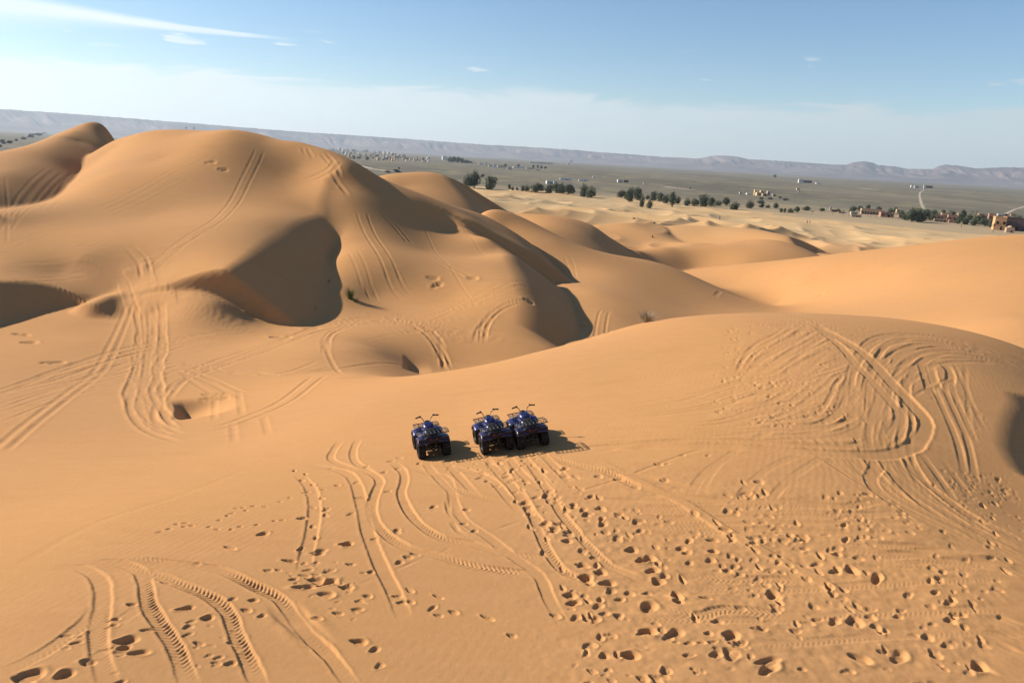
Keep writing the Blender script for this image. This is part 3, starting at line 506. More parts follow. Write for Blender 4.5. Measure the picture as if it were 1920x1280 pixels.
F([(888, 645), (898, 612), (930, 575), (990, 560)], [(912, 645), (918, 608), (940, 582), (1000, 568)], 4, seed=28, dep=.08)
PAIR([(1122, 630), (1128, 605), (1145, 586)], sep=.9, dep=.07); PAIR([(1062, 478), (1070, 500), (1075, 522)], dep=.05); TM([(1340, 556), (1350, 546)], w=.6, dep=.08)
F([(600, 612), (690, 600), (770, 612), (815, 650), (832, 696)], [(620, 604), (700, 596), (790, 610), (835, 650), (852, 692)], 6, seed=29, dep=.10)
F([(606, 690), (604, 650), (615, 622), (655, 600)], [(632, 702), (618, 660), (625, 628), (670, 606)], 4, seed=30, dep=.05)
F([(660, 590), (720, 585), (800, 600), (880, 620)], [(700, 600), (770, 615), (830, 632), (890, 650)], 8, seed=32, dep=.045)
F([(410, 560), (330, 545), (300, 560)], [(520, 618), (430, 575), (330, 560)], 4, seed=33, dep=.05)
PAIR([(350, 694), (400, 728), (440, 744), (480, 746)], sep=.8, dep=.03); PAIR([(330, 690), (390, 712), (450, 738), (500, 736)], sep=.5, dep=.04); PAIR([(372, 808), (420, 800), (470, 782), (540, 750), (600, 705)], sep=.7, dep=.06)
PAIR([(425, 735), (428, 785)], sep=1.1, dep=.04); PAIR([(465, 785), (472, 825)], sep=1.2, dep=.03)
F([(-10, 760), (120, 720), (260, 690), (400, 650)], [(-10, 800), (140, 745), (280, 705), (420, 665)], 5, seed=41, w=.16, dep=.045)
F([(300, 590), (400, 600), (480, 625), (560, 622)], [(330, 575), (420, 590), (500, 615), (600, 605)], 5, seed=42, w=.16, dep=.05)
F([(600, 605), (680, 590), (780, 585), (860, 560), (930, 540)], [(640, 640), (720, 630), (800, 625), (900, 625), (1000, 640)], 9, seed=43, w=.16, dep=.05)
F([(820, 640), (900, 650), (980, 660)], [(780, 610), (860, 620), (960, 640)], 6, seed=44, w=.16, dep=.045)
F([(860, 400), (960, 520), (1010, 600)], [(700, 400), (740, 480), (790, 560)], 3, seed=45, w=.16, dep=.03, cut=.6)
for l in ([(565, 276), (575, 292)], [(574, 278), (588, 300)], [(600, 288), (612, 300), (630, 318)], [(608, 286), (622, 300), (640, 335)], [(640, 306), (620, 326), (585, 340)], [(628, 300), (612, 318), (570, 336)], [(618, 322), (636, 350), (655, 368)]): TM(l, w=.42, dep=.12, rim=1.0, soft=.14)
def printm(l, L, W, dep):
    for (x, y) in cast(l): printat(mid, x, y, L, W, dep, rng.uniform(-.3, .6))
printm([(811, 523), (820, 536), (885, 523), (990, 565), (1538, 553), (395, 305), (418, 318), (520, 632), (585, 616), (532, 632), (40, 628), (55, 642), (100, 680), (478, 592)], 1.1, .5, .16)
printm([(x, y) for x in range(385, 430, 9) for y in (740, 748)], .5, .3, .06)
near.a = np.clip(near.a, -.2, .14)

# ---- the sand sheet: finest where one stands, coarser with distance
def rows():
    r = [2.0]
    while r[-1] < 178:
        q = r[-1]; r.append(q+(.25 if q < 9.5 else max(.018, min(q*q/6660*.72, .27))))
    return np.array(r)
def sheet(name, r, az, hfun, mats, attr=None):
    X = r[:, None]*np.sin(az)[None]; Y = r[:, None]*np.cos(az)[None]; H = hfun(X, Y); n, m = X.shape
    me = bpy.data.meshes.new(name); me.vertices.add(n*m); me.vertices.foreach_set('co', np.stack([X, Y, H], -1).astype(np.float32).ravel())
    i = np.arange(n*m, dtype=np.int32).reshape(n, m); f = np.stack([i[:-1, :-1], i[:-1, 1:], i[1:, 1:], i[1:, :-1]], -1)[:, :, ::-1].reshape(-1, 4)
    me.loops.add(f.size); me.loops.foreach_set('vertex_index', f.ravel()); me.polygons.add(len(f)); me.polygons.foreach_set('loop_start', np.arange(len(f), dtype=np.int32)*4)
    me.polygons.foreach_set('use_smooth', np.ones(len(f), bool)); me.update(calc_edges=True)
    for q in mats: me.materials.append(q)
    o = bpy.data.objects.new(name, me); col.objects.link(o); o['kind'] = 'structure'; return o
def mat(name, rgb, rough=.9, spec=.2, metal=0.0):
    q = bpy.data.materials.new(name); q.use_nodes = True; b = q.node_tree.nodes['Principled BSDF']
    b.inputs['Base Color'].default_value = (*rgb, 1); b.inputs['Roughness'].default_value = rough; b.inputs['Specular IOR Level'].default_value = spec; b.inputs['Metallic'].default_value = metal; return q
def noisy(name, c1, c2, scale, rough=.9, spec=.1, bump=0.0, bscale=None, stretch=(1, 1, 1), detail=6, lo=.35, hi=.65):
    q = mat(name, c1, rough, spec); nt = q.node_tree; N = nt.nodes; L = nt.links; b = N['Principled BSDF']
    tc = N.new('ShaderNodeTexCoord'); mp = N.new('ShaderNodeMapping'); mp.inputs['Scale'].default_value = stretch; L.new(tc.outputs['Object'], mp.inputs[0])
    n = N.new('ShaderNodeTexNoise'); n.inputs['Scale'].default_value = scale; n.inputs['Detail'].default_value = detail; L.new(mp.outputs[0], n.inputs['Vector'])
    cr = N.new('ShaderNodeValToRGB'); cr.color_ramp.elements[0].position = lo; cr.color_ramp.elements[1].position = hi; cr.color_ramp.elements[0].color = (*c1, 1); cr.color_ramp.elements[1].color = (*c2, 1)
    L.new(n.outputs[0], cr.inputs[0]); L.new(cr.outputs[0], b.inputs['Base Color'])
    if bump:
        n2 = N.new('ShaderNodeTexNoise'); n2.inputs['Scale'].default_value = bscale or scale*4; n2.inputs['Detail'].default_value = 4; L.new(mp.outputs[0], n2.inputs['Vector'])
        bp = N.new('ShaderNodeBump'); bp.inputs['Strength'].default_value = 1; bp.inputs['Distance'].default_value = bump; L.new(n2.outputs[0], bp.inputs['Height']); L.new(bp.outputs[0], b.inputs['Normal'])
    return q
def sand_material():
    q = mat('sand', (.6, .33, .15), .95, .08); nt = q.node_tree; N = nt.nodes; L = nt.links; b = N['Principled BSDF']
    geo = N.new('ShaderNodeNewGeometry'); 
    def noise(scale, detail, rough=.5, st=(1, 1, 1)):
        mp = N.new('ShaderNodeMapping'); mp.inputs['Scale'].default_value = st; L.new(geo.outputs['Position'], mp.inputs[0])
        n = N.new('ShaderNodeTexNoise'); n.inputs['Scale'].default_value = scale; n.inputs['Detail'].default_value = detail; n.inputs['Roughness'].default_value = rough; L.new(mp.outputs[0], n.inputs['Vector']); return n.outputs[0]
    def mix(f, a, c):
        n = N.new('ShaderNodeMix'); n.data_type = 'RGBA'
        for k, v in ((0, f), (6, a), (7, c)):
            if isinstance(v, (float, int)): n.inputs[k].default_value = v
            elif isinstance(v, tuple): n.inputs[k].default_value = (*v, 1)
            else: L.new(v, n.inputs[k])
        return n.outputs[2]
    def mr(v, a, c, lo=0., hi=1.):
        n = N.new('ShaderNodeMapRange'); n.interpolation_type = 'SMOOTHSTEP'; L.new(v, n.inputs[0])
        for k, w in zip((1, 2, 3, 4), (a, c, lo, hi)): n.inputs[k].default_value = w
        return n.outputs[0]
    ln = N.new('ShaderNodeVectorMath'); ln.operation = 'LENGTH'; L.new(geo.outputs['Position'], ln.inputs[0]); dist = ln.outputs['Value']
    c = mix(mr(noise(.09, 5), .35, .65), (.475, .240, .092), (.450, .232, .094))        # orange sand, broad drifts
    c = mix(mr(noise(1.3, 6, .6, (1, 2.2, 1)), .4, .75, 0, .35), c, (.52, .272, .115))    # paler loose grains
    c = mix(mr(noise(.55, 7, .7, (.35, 1.6, 1)), .52, .72, 0, .30), c, (.385, .185, .072))   # streaks of darker grains
    far = mix(mr(noise(.02, 6, .6), .38, .62), (.55, .345, .16), (.455, .315, .165))           # paler yellow sand away from the great dunes
    c = mix(mr(dist, 150, 330), c, far)
    L.new(c, b.inputs['Base Color'])
    # wind ripples and grain
    w = N.new('ShaderNodeTexWave'); w.wave_type = 'BANDS'; w.bands_direction = 'X'; w.inputs['Scale'].default_value = 1.6; w.inputs['Distortion'].default_value = 5; w.inputs['Detail'].default_value = 3; w.inputs['Detail Scale'].default_value = .6
    mp = N.new('ShaderNodeMapping'); mp.inputs['Rotation'].default_value = (0, 0, .35); L.new(geo.outputs['Position'], mp.inputs[0]); L.new(mp.outputs[0], w.inputs['Vector'])
    msk = mr(noise(.16, 3), .45, .62)
    h = N.new('ShaderNodeMath'); h.operation = 'MULTIPLY'; L.new(w.outputs['Fac'], h.inputs[0]); L.new(msk, h.inputs[1])
    b1 = N.new('ShaderNodeBump'); b1.inputs['Distance'].default_value = .006; b1.inputs['Strength'].default_value = .3; L.new(h.outputs[0], b1.inputs['Height'])
    b2 = N.new('ShaderNodeBump'); b2.inputs['Distance'].default_value = .02; b2.inputs['Strength'].default_value = .45; L.new(noise(7, 8, .62), b2.inputs['Height']); L.new(b1.outputs[0], b2.inputs['Normal'])
    L.new(b2.outputs[0], b.inputs['Normal']); return q
M_sand = sand_material()
_d = math.radians
az_in = np.radians(np.linspace(-37.5, 37.5, 1060)); side = np.radians(np.concatenate([np.linspace(38.2, 50, 30), np.linspace(52, 180, 50)]))
AZ = np.concatenate([-side[::-1], az_in, side])
def dune_h(x, y): return base_height(x, y)+near(x, y)+mid(x, y)
R_near = rows()
sheet('sand_dunes', R_near, AZ, dune_h, [M_sand])
r_far = [176.5]
while r_far[-1] < 900: r_far.append(r_far[-1]+max(.8, min(r_far[-1]**2/90000*.9, 4)))
PLAIN = -18.0
az_f = np.radians(np.concatenate([-np.linspace(180, 50, 66), np.linspace(-48, 48, 760), np.linspace(50, 180, 66)]))
def far_h(x, y):
    r = np.hypot(x, y); return base_height(x, y)-.1*np.clip(2-(r-176.5), 0, 1)
sheet('far_sand_field', np.array(r_far), az_f, far_h, [M_sand])
def ground_at(x, y):
    x = np.atleast_1d(np.asarray(x, float)); y = np.atleast_1d(np.asarray(y, float)); r = np.hypot(x, y)
    h = base_height(x, y)+np.where(r < 178, near(x, y)+mid(x, y), 0); return np.maximum(h, PLAIN)
_dd = np.concatenate([np.arange(180, 900, 1.0), np.geomspace(900, 14000, 1500)])
def land(px, py):
    """ground point beyond the near dunes that the sight line through (px,py) meets"""
    v = ray(px, py); h = math.hypot(v[0], v[1]); x = v[0]*_dd/h; y = v[1]*_dd/h; z = CAMZ+v[2]*_dd/h; g = ground_at(x, y); i = int(np.argmax(g > z)) if (g > z).any() else len(_dd)-1
    return float(x[i]), float(y[i]), float(g[i]), float(_dd[i])

# ================= plain, mountains, air
M_plain = noisy('plain_gravel', (.125, .110, .078), (.190, .162, .115), .0035, .95, .05, stretch=(1, .35, 1), lo=.38, hi=.66)
def plain_detail():
    nt = M_plain.node_tree; N = nt.nodes; L = nt.links; b = N['Principled BSDF']; old = b.inputs['Base Color'].links[0].from_socket
    geo = N.new('ShaderNodeNewGeometry')
    def nz(sc, st, det=5):
        mp = N.new('ShaderNodeMapping'); mp.inputs['Scale'].default_value = st; L.new(geo.outputs['Position'], mp.inputs[0]); n = N.new('ShaderNodeTexNoise'); n.inputs['Scale'].default_value = sc; n.inputs['Detail'].default_value = det; L.new(mp.outputs[0], n.inputs['Vector']); return n.outputs[0]
    def mr(v, a, c, lo=0., hi=1.):
        n = N.new('ShaderNodeMapRange'); n.interpolation_type = 'SMOOTHSTEP'; L.new(v, n.inputs[0])
        for k, w in zip((1, 2, 3, 4), (a, c, lo, hi)): n.inputs[k].default_value = w
        return n.outputs[0]
    def mx(f, a, c):
        n = N.new('ShaderNodeMix'); n.data_type = 'RGBA'; L.new(f, n.inputs[0]); L.new(a, n.inputs[6]); n.inputs[7].default_value = (*c, 1); return n.outputs[2]
    ln = N.new('ShaderNodeVectorMath'); ln.operation = 'LENGTH'; L.new(geo.outputs['Position'], ln.inputs[0])
    c = mx(mr(nz(.03, (1, .5, 1), 6), .50, .62, 0, .7), old, (.235, .20, .115))          # dry scrub and grass
    c = mx(mr(nz(.0011, (1, .22, 1), 6), .62, .70, 0, .8), c, (.38, .31, .23))           # pale dried beds
    c = mx(mr(nz(.05, (1, 1, 1), 4), .62, .68, 0, .5), c, (.06, .065, .04))             # dark bushes
    a = N.new('ShaderNodeMath'); a.operation = 'ADD'; L.new(ln.outputs['Value'], a.inputs[0]); m = N.new('ShaderNodeMath'); m.operation = 'MULTIPLY'; L.new(nz(.012, (1, 1, 1)), m.inputs[0]); m.inputs[1].default_value = 420; L.new(m.outputs[0], a.inputs[1])
    c = mx(mr(a.outputs[0], 720, 980, .85, 0), c, (.40, .29, .17))                        # blown sand near the dunes
    L.new(c, b.inputs['Base Color'])
plain_detail()
sheet('desert_plain', np.concatenate([np.linspace(250, 1000, 40), np.geomspace(1050, 20500, 60)]), np.radians(np.linspace(-180, 180, 241)), lambda x, y: np.full_like(x, PLAIN), [M_plain])

SKY = [(-400, 203), (-150, 203), (0, 204), (120, 212), (300, 226), (450, 238), (560, 247), (640, 252), (700, 256), (760, 260), (840, 266), (920, 272), (935, 272), (1000, 276), (1080, 281), (1120, 285), (1180, 289), (1240, 294), (1310, 297),
       (1335, 292), (1360, 291), (1385, 294), (1400, 298), (1440, 300), (1500, 304), (1560, 308), (1585, 309), (1600, 304), (1620, 302), (1634, 304), (1645, 309), (1680, 312), (1700, 316), (1748, 317), (1760, 311), (1775, 308), (1800, 311), (1830, 316),
       (1860, 314), (1920, 314), (2060, 318), (2200, 322), (2350, 332)]
_sa = []; _sh = []
for px, py in SKY:
    v = ray(px, py); _sa.append(math.atan2(v[0], v[1])); _sh.append(v[2]/math.hypot(v[0], v[1])*15000+CAMZ-PLAIN)
def mountain_h(x, y):
    r = np.hypot(x, y); a = np.arctan2(x, y); top = np.interp(a, _sa, _sh); k = np.clip((np.abs(a)-.72)/.3, 0, 1); top = top*(1-k)+k*(260+120*vnoise(a*9+40, a*0, 8))
    t = np.clip((r-12300)/2700, 0, 1); back = np.clip(1-(r-15000)/2500, 0, 1)
    ax = a*60+2.2*vnoise(a*31, r/900, 21); gul = 1-np.abs(2*vnoise(ax+r/1500, r/1300, 11)-1); gul2 = 1-np.abs(2*vnoise(a*170+r/400, r/420, 12)-1); wob = vnoise(a*22, r/5000, 13)
    prof = .22*np.clip(t*1.6, 0, 1)+.5*np.clip((t-.2-.3*wob)/.5, 0, 1)+.28*np.clip((t-.62)/.36, 0, 1)
    h = top*prof*(1-(1-np.clip((t-.85)/.15, 0, 1))*(.42*gul*t+.18*gul2*t)); crest = (vnoise(a*420, a*0, 14)-.5)*9+(vnoise(a*1300, a*0, 15)-.5)*6
    return PLAIN-3+np.where(r > 15000, (top+crest)*back, h+crest*np.clip((t-.8)/.2, 0, 1))
M_rock = noisy('bare_rock', (.105, .075, .062), (.20, .145, .115), .0016, .95, .05, stretch=(1, 1, 4))
sheet('mountain_range', np.concatenate([np.linspace(12300, 15000, 46), np.linspace(15150, 17500, 8)]), np.radians(np.concatenate([np.linspace(-180, -52, 60), np.linspace(-50, 50, 1300), np.linspace(52, 180, 60)])), mountain_h, [M_rock])

def box_bm(bm, c, s, rz=0.0, taper=1.0):
    R = Matrix.Rotation(rz, 3, 'Z'); vs = []
    for z in (0, 1):
        k = taper if z else 1.0
        for x, y in ((-1, -1), (1, -1), (1, 1), (-1, 1)): vs.append(bm.verts.new(R@Vector((x*s[0]/2*k, y*s[1]/2*k, z*s[2]))+Vector(c)))
    for f in ((3, 2, 1, 0), (4, 5, 6, 7), (0, 1, 5, 4), (1, 2, 6, 5), (2, 3, 7, 6), (3, 0, 4, 7)): bm.faces.new([vs[i] for i in f])
    return vs
def finish(bm, name, m, parent=None, smooth=False, loc=None):
    me = bpy.data.meshes.new(name); bmesh.ops.recalc_face_normals(bm, faces=bm.faces); bm.to_mesh(me); bm.free()
    for q in (m if isinstance(m, (list, tuple)) else [m]): me.materials.append(q)
    if smooth: me.polygons.foreach_set('use_smooth', np.ones(len(me.polygons), bool))
    o = bpy.data.objects.new(name, me); col.objects.link(o); o.parent = parent
    if loc is not None: o.location = loc
    return o
def thing(name, label, cat, loc=(0, 0, 0), rz=0.0, group=None):
    o = bpy.data.objects.new(name, None); col.objects.link(o); o.location = loc; o.rotation_euler = (0, 0, rz); o.empty_display_size = .3; tag(o, label, cat, group); return o
def tag(o, label, cat, group=None):
    o['label'] = label; o['category'] = cat
    if group: o['group'] = group
def copy_tree(o, parent=None):
    c = o.copy(); col.objects.link(c); c.parent = parent
    for ch in list(o.children): copy_tree(ch, c)
    return c
ORD = 'first second third fourth fifth sixth seventh eighth ninth tenth eleventh twelfth thirteenth fourteenth fifteenth sixteenth seventeenth eighteenth nineteenth twentieth'.split()
def ordinal(n):
    if n <= 20: return ORD[n-1]
    return ('twenty', 'thirty', 'forty', 'fifty')[n//10-2]+('-'+ORD[n % 10-1]) if n % 10 else ('twentieth', 'thirtieth', 'fortieth', 'fiftieth')[n//10-2]

# tracks over the plain
M_track = noisy('dirt_track', (.36, .29, .21), (.46, .38, .28), .02, .95, .05)
def strip(name, pts, w):
    P = [Vector(land(*p)[:3]) for p in pts]; bm = bmesh.new(); prev = None; n = 14
    Q = []
    for a, b in zip(P, P[1:]): Q += [a.lerp(b, i/n) for i in range(n)]
    Q.append(P[-1])
    for i, q in enumerate(Q):
        t = (Q[min(i+1, len(Q)-1)]-Q[max(i-1, 0)]).normalized(); nn = Vector((-t.y, t.x, 0))*w/2*(1+.25*math.sin(i*1.3))
        cur = (bm.verts.new((q.x+nn.x, q.y+nn.y, PLAIN+.06)), bm.verts.new((q.x-nn.x, q.y-nn.y, PLAIN+.06)))
        if prev: bm.faces.new((prev[0], prev[1], cur[1], cur[0]))
        prev = cur
    o = finish(bm, name, M_track); o['kind'] = 'structure'; return o
strip('dirt_road', [(1732, 393), (1727, 380), (1724, 368), (1725, 361), (1733, 356)], 3.2)
strip('dirt_track', [(1246, 350), (1272, 353), (1296, 356)], 12)
strip('dirt_track', [(1885, 401), (1902, 393), (1925, 386)], 3)
strip('dirt_track', [(1520, 335), (1570, 338), (1615, 341)], 30)
strip('dirt_track', [(1612, 353), (1640, 356)], 22)
strip('dirt_track', [(672, 310), (695, 316), (730, 321)], 10)

# ---- trees
def foliage_mat(name, c1, c2):
    q = noisy(name, c1, c2, 1.3, .8, .15); return q
M_tree = foliage_mat('tamarisk_leaves', (.034, .045, .026), (.105, .118, .065)); M_palm = foliage_mat('palm_leaves', (.045, .060, .025), (.10, .11, .05))
M_bark = noisy('bark', (.10, .075, .05), (.17, .13, .09), 6); M_scrub = foliage_mat('scrub_leaves', (.05, .055, .035), (.11, .105, .065))
def crown_mesh(name, seed, w, h, lobes, n, leaf, base=.1):
    g = np.random.default_rng(seed); V = []; F = []
    L = []
    for i in range(lobes):
        a = g.uniform(0, 6.28); rr = g.uniform(0, .62)*w/2; s = g.uniform(.28, .46); zc = h*(base+.12+g.uniform(0, .60)*(1-rr/w)); L.append((rr*math.cos(a), rr*math.sin(a), zc, s*w/1.55, s*h/1.7))
    L.append((0, 0, h*.45, w*.33, h*.42))
    for i in range(n):
        cx, cy, cz, rw, rh = L[i % len(L)]; d = g.normal(0, 1, 3); d /= np.linalg.norm(d); q = g.uniform(.55, 1.08)**.6
        p = np.array([cx+d[0]*rw*q, cy+d[1]*rw*q, cz+d[2]*rh*q])
        if p[2] < h*base*.3: p[2] = h*base*.3+g.uniform(0, .2)
        nrm = d+g.normal(0, .55, 3); nrm /= np.linalg.norm(nrm); t = np.cross(nrm, g.normal(0, 1, 3)); t /= np.linalg.norm(t); b = np.cross(nrm, t); s = leaf*g.uniform(.6, 1.4)
        k = len(V); V += [p+t*s, p+b*s*.6, p-t*s, p-b*s*.6]; F.append((k, k+1, k+2, k+3))
    me = bpy.data.meshes.new(name); me.from_pydata([tuple(v) for v in V], [], F); me.update(); return me
def trunk_mesh(name, seed, h, r, w):
    g = random.Random(seed); bm = bmesh.new()
    def limb(p, q, r1, r2, n=6):
        p, q = Vector(p), Vector(q); d = (q-p).normalized(); a = d.orthogonal().normalized(); b = d.cross(a); R1 = [bm.verts.new(p+(a*math.cos(t)+b*math.sin(t))*r1) for t in [i*2*math.pi/n for i in range(n)]]; R2 = [bm.verts.new(q+(a*math.cos(t)+b*math.sin(t))*r2) for t in [i*2*math.pi/n for i in range(n)]]
        for i in range(n): bm.faces.new((R1[i], R1[(i+1) % n], R2[(i+1) % n], R2[i]))
        bm.faces.new(R2)
    top = (g.uniform(-.2, .2), g.uniform(-.2, .2), h*.35); limb((0, 0, -.5), top, r, r*.7)
    for i in range(5):
        a = g.uniform(0, 6.28); limb(top, (math.cos(a)*w*.25, math.sin(a)*w*.25, h*g.uniform(.55, .8)), r*.5, r*.12)
    me = bpy.data.meshes.new(name); bmesh.ops.recalc_face_normals(bm, faces=bm.faces); bm.to_mesh(me); bm.free(); return me
crowns = []; trunks = []
for i in range(7):
    m_ = crown_mesh('crown', 100+i, 1.0*[10, 10, 9, 12, 11, 8, 10][i], [11, 9, 10, 9, 8, 10, 9][i], 7+i % 3, 1300, .40, .02); m_.materials.append(M_tree); crowns.append((m_, [10, 10, 9, 12, 11, 8, 10][i], [11, 9, 10, 9, 8, 10, 9][i]))
    t_ = trunk_mesh('trunk', i, 9, .35, 9); t_.materials.append(M_bark); trunks.append(t_)
def put_tree(px, py, wpx, hpx, i, label, group, name='tree', sink=.3):
    x, y, z, d = land(px, py); s = math.hypot(d, z-CAMZ)/FPX*1.2; cm, cw, ch = crowns[i % 7]
    t = thing(name, label, 'tree', (x, y, z-sink), i*1.7, group)
    c = bpy.data.objects.new('crown', cm); col.objects.link(c); c.parent = t; c.scale = (wpx*s/cw*1.12, wpx*s/cw*1.12, hpx*s/ch*1.12)
    k = bpy.data.objects.new('trunk', trunks[i % 7]); col.objects.link(k); k.parent = t; k.scale = (hpx*s/9,)*3
TREES = [(876, 351, 17, 22), (889, 352, 20, 29), (920, 356, 25, 22), (955, 355, 7, 9), (961, 357, 5, 7), (969, 357, 5, 6), (980, 358, 9, 11), (987, 359, 9, 11), (1007, 361, 24, 17), (1030, 362, 16, 14), (1042, 362, 16, 17), (1053, 363, 16, 19), (1066, 365, 20, 19),
  (1094, 369, 18, 23), (1108, 371, 20, 19), (1165, 371, 15, 14), (1176, 374, 12, 14), (1194, 375, 22, 21), (1184, 372, 14, 20), (1180, 379, 13, 12), (1203, 388, 11, 18), (1219, 391, 12, 16), (1214, 374, 7, 8), (1224, 376, 14, 15), (1237, 378, 16, 15), (1249, 381, 13, 16),
  (1260, 388, 13, 26), (1270, 382, 13, 13), (1290, 386, 13, 13), (1302, 387, 16, 14), (1317, 387, 20, 19), (1333, 387, 16, 15), (1347, 386, 11, 10), (1362, 386, 14, 15), (1376, 393, 21, 13), (1407, 391, 13, 14), (1454, 391, 9, 10), (1464, 398, 7, 7), (1471, 398, 6, 7),
  (1482, 399, 10, 8), (1495, 398, 10, 10), (1627, 392, 9, 8), (1699, 413, 13, 12), (1709, 416, 17, 22), (1722, 416, 20, 20), (1735, 414, 15, 18), (1745, 413, 11, 12), (1804, 414, 11, 17), (1816, 417, 13, 14), (1831, 421, 16, 16), (1846, 424, 13, 13), (1858, 426, 10, 11), (1678, 398, 7, 8), (1598, 396, 11, 9), (1612, 395, 9, 8), (1648, 396, 12, 8), (1668, 401, 10, 9), (1690, 408, 10, 12), (1752, 405, 10, 9), (1768, 403, 9, 8), (1782, 405, 11, 9), (1796, 420, 10, 12), (1810, 421, 12, 12), (1822, 423, 10, 11), (1838, 416, 12, 12), (1866, 420, 10, 12), (1884, 412, 10, 9), (1906, 415, 12, 10), (1540, 396, 10, 6), (1572, 398, 11, 6), (1425, 382, 12, 7), (1512, 395, 12, 8)]
KIND = ['broad dark tree', 'dark rounded tree', 'bushy grey-green tree', 'dense dark tree']
ZONES = [(930, 'just right of the great dune'), (1120, 'in the sparse left part of the belt'), (1235, 'in the thick middle of the belt'), (1390, 'at the right end of the belt'), (1600, 'on the open stretch left of the village'), (1715, 'at the left half of the village'), (9999, 'at the right half of the village')]
order = sorted(range(len(TREES)), key=lambda i: TREES[i][0]); nz = {}
for i in order:
    px, py, w_, h_ = TREES[i]; tl = 'tall' if h_ > 18 else 'small' if h_ < 10 else 'middling'; zn = next(n for a, n in ZONES if px < a); nz[zn] = nz.get(zn, 0)+1
    put_tree(px, py, w_, h_, i, f'{tl} dark tree {zn}, {ordinal(nz[zn])} from the left', 'dark trees along the edge of the sand')
# palms
def palm_meshes(seed, h=7.0):
    g = random.Random(seed); bm = bmesh.new(); prev = None; n = 7; lean = g.uniform(-.5, .5)
    for i in range(9):
        t = i/8; c = Vector((lean*t*t, 0, t*h-.4)); r = .22*(1-.45*t)*(1.12 if i % 2 else 1); ring = [bm.verts.new(c+Vector((math.cos(a)*r, math.sin(a)*r, 0))) for a in [k*2*math.pi/n for k in range(n)]]
        if prev:
            for k in range(n): bm.faces.new((prev[k], prev[(k+1) % n], ring[(k+1) % n], ring[k]))
        prev = ring
    mt = bpy.data.meshes.new('trunk'); bm.to_mesh(mt); bm.free(); mt.materials.append(M_bark)
    bm = bmesh.new(); top = Vector((lean, 0, h-.5))
    for f in range(26):
        a = f*2.4+g.uniform(-.2, .2); el = g.uniform(-.2, 1.25); L = g.uniform(2.2, 3.1); pts = []
        for k in range(7):
            t = k/6; rr = L*t*math.cos(el)*(1-.12*t); zz = L*t*math.sin(el)-1.5*t*t; pts.append(top+Vector((math.cos(a)*rr, math.sin(a)*rr, zz)))
        sd = Vector((-math.sin(a), math.cos(a), 0))
        for k in range(6):
            p, q = pts[k], pts[k+1]; wd = .42*math.sin(math.pi*min(1, (k+.8)/6.5)); dr = Vector((0, 0, -.18))
            for s in (-1, 1): bm.faces.new([bm.verts.new(p), bm.verts.new(q), bm.verts.new(p+(q-p)*.9+sd*wd*s+dr)])
    mc = bpy.data.meshes.new('crown'); bm.to_mesh(mc); bm.free(); mc.materials.append(M_palm); return mt, mc
palms = [palm_meshes(i) for i in range(3)]
PALMS = [(1522, 404, 9), (1540, 402, 8), (1561, 404, 9), (1580, 405, 11), (1591, 406, 13), (1598, 407, 8), (1607, 407, 8), (1614, 404, 10), (1626, 407, 9), (1632, 408, 11), (1642, 408, 10), (1652, 406, 9), (1662, 408, 11), (1673, 409, 9), (1684, 412, 12), (1692, 412, 9), (1802, 427, 14), (1861, 436, 16), (1822, 406, 10), (1829, 406, 10)]
for i, (px, py, hp) in enumerate(sorted(PALMS)):
    x, y, z, d = land(px, py); s = d/FPX; k = hp*s/8.6; t = thing('palm_tree', f'small palm near the mud-brick village, {ordinal(i+1)} palm from the left', 'palm', (x, y, z), i*2.1, 'palms in front of the village')
    for nm, me in zip(('trunk', 'crown'), palms[i % 3]):
        o = bpy.data.objects.new(nm, me); col.objects.link(o); o.parent = t; o.scale = (k, k, k)
# low bushes
bush_me = []
for i in range(4):
    m_ = crown_mesh('bush', 300+i, 2.0, 1.0, 5, 260, .16, .02); m_.materials.append(M_scrub); bush_me.append(m_)
def bush(px, py, wpx, hpx, label, group=None, i=0):
    x, y, z, d = land(px, py); s = d/FPX; o = bpy.data.objects.new('bush', bush_me[i % 4]); col.objects.link(o); o.location = (x, y, z-.05); o.scale = (wpx*s/2, wpx*s/2, hpx*s); o.rotation_euler = (0, 0, i*1.3); tag(o, label, 'bush', group); return o
BUSH = [(727, 324, 14, 5, 'grey-green bush peeping over the dune behind the ridge, left one'), (743, 323, 20, 6, 'wide dark bush peeping over the dune behind the ridge, right one'), (748, 317, 6, 4, 'tiny bush on the plain just beyond the twin bushes'),
  (1188, 412, 5, 3, 'lone dark bush on the pale dunes, upper left of its pair'), (1227, 420, 7, 3, 'flat dark bush on the pale dunes, right of its pair'), (1223, 446, 4, 5, 'small dark bush on the brown rounded dune'), (1255, 439, 3, 3, 'dark speck of bush on the slope left of the rounded dune'),
  (1428, 374, 10, 5, 'grey scrub bush below the yellow kasbah'), (1445, 374, 12, 5, 'grey scrub bush right below the yellow kasbah'), (1462, 372, 8, 4, 'low scrub bush right of the yellow kasbah'), (1472, 376, 12, 5, 'dark flat scrub bush furthest right of the yellow kasbah'),
  (1428, 389, 14, 8, 'wide grey bush between the round tree and the sand'), (1440, 390, 10, 7, 'ragged grey bush left of the three small round trees'), (905, 332, 12, 6, 'low dark bush between the two tall trees on the left'), (1294, 355, 4, 5, 'single small tree-like bush at the end of the pale track')]
for i, b_ in enumerate(BUSH): bush(*b_[:5], None, i)
M_brushdark = M_scrub
# the rougher dunes and thickets far out on the left
for i in range(34):
    px = rng.uniform(0, 118); py = rng.uniform(max(214+px*.15, 226), 276-px*.30)
    if py < 222: continue
    bush(px, py+2, rng.uniform(7, 16), rng.uniform(3, 6), 'grey-green thicket on the hazy dunes beyond the ridge at far left', 'thickets on the far left dunes', i)

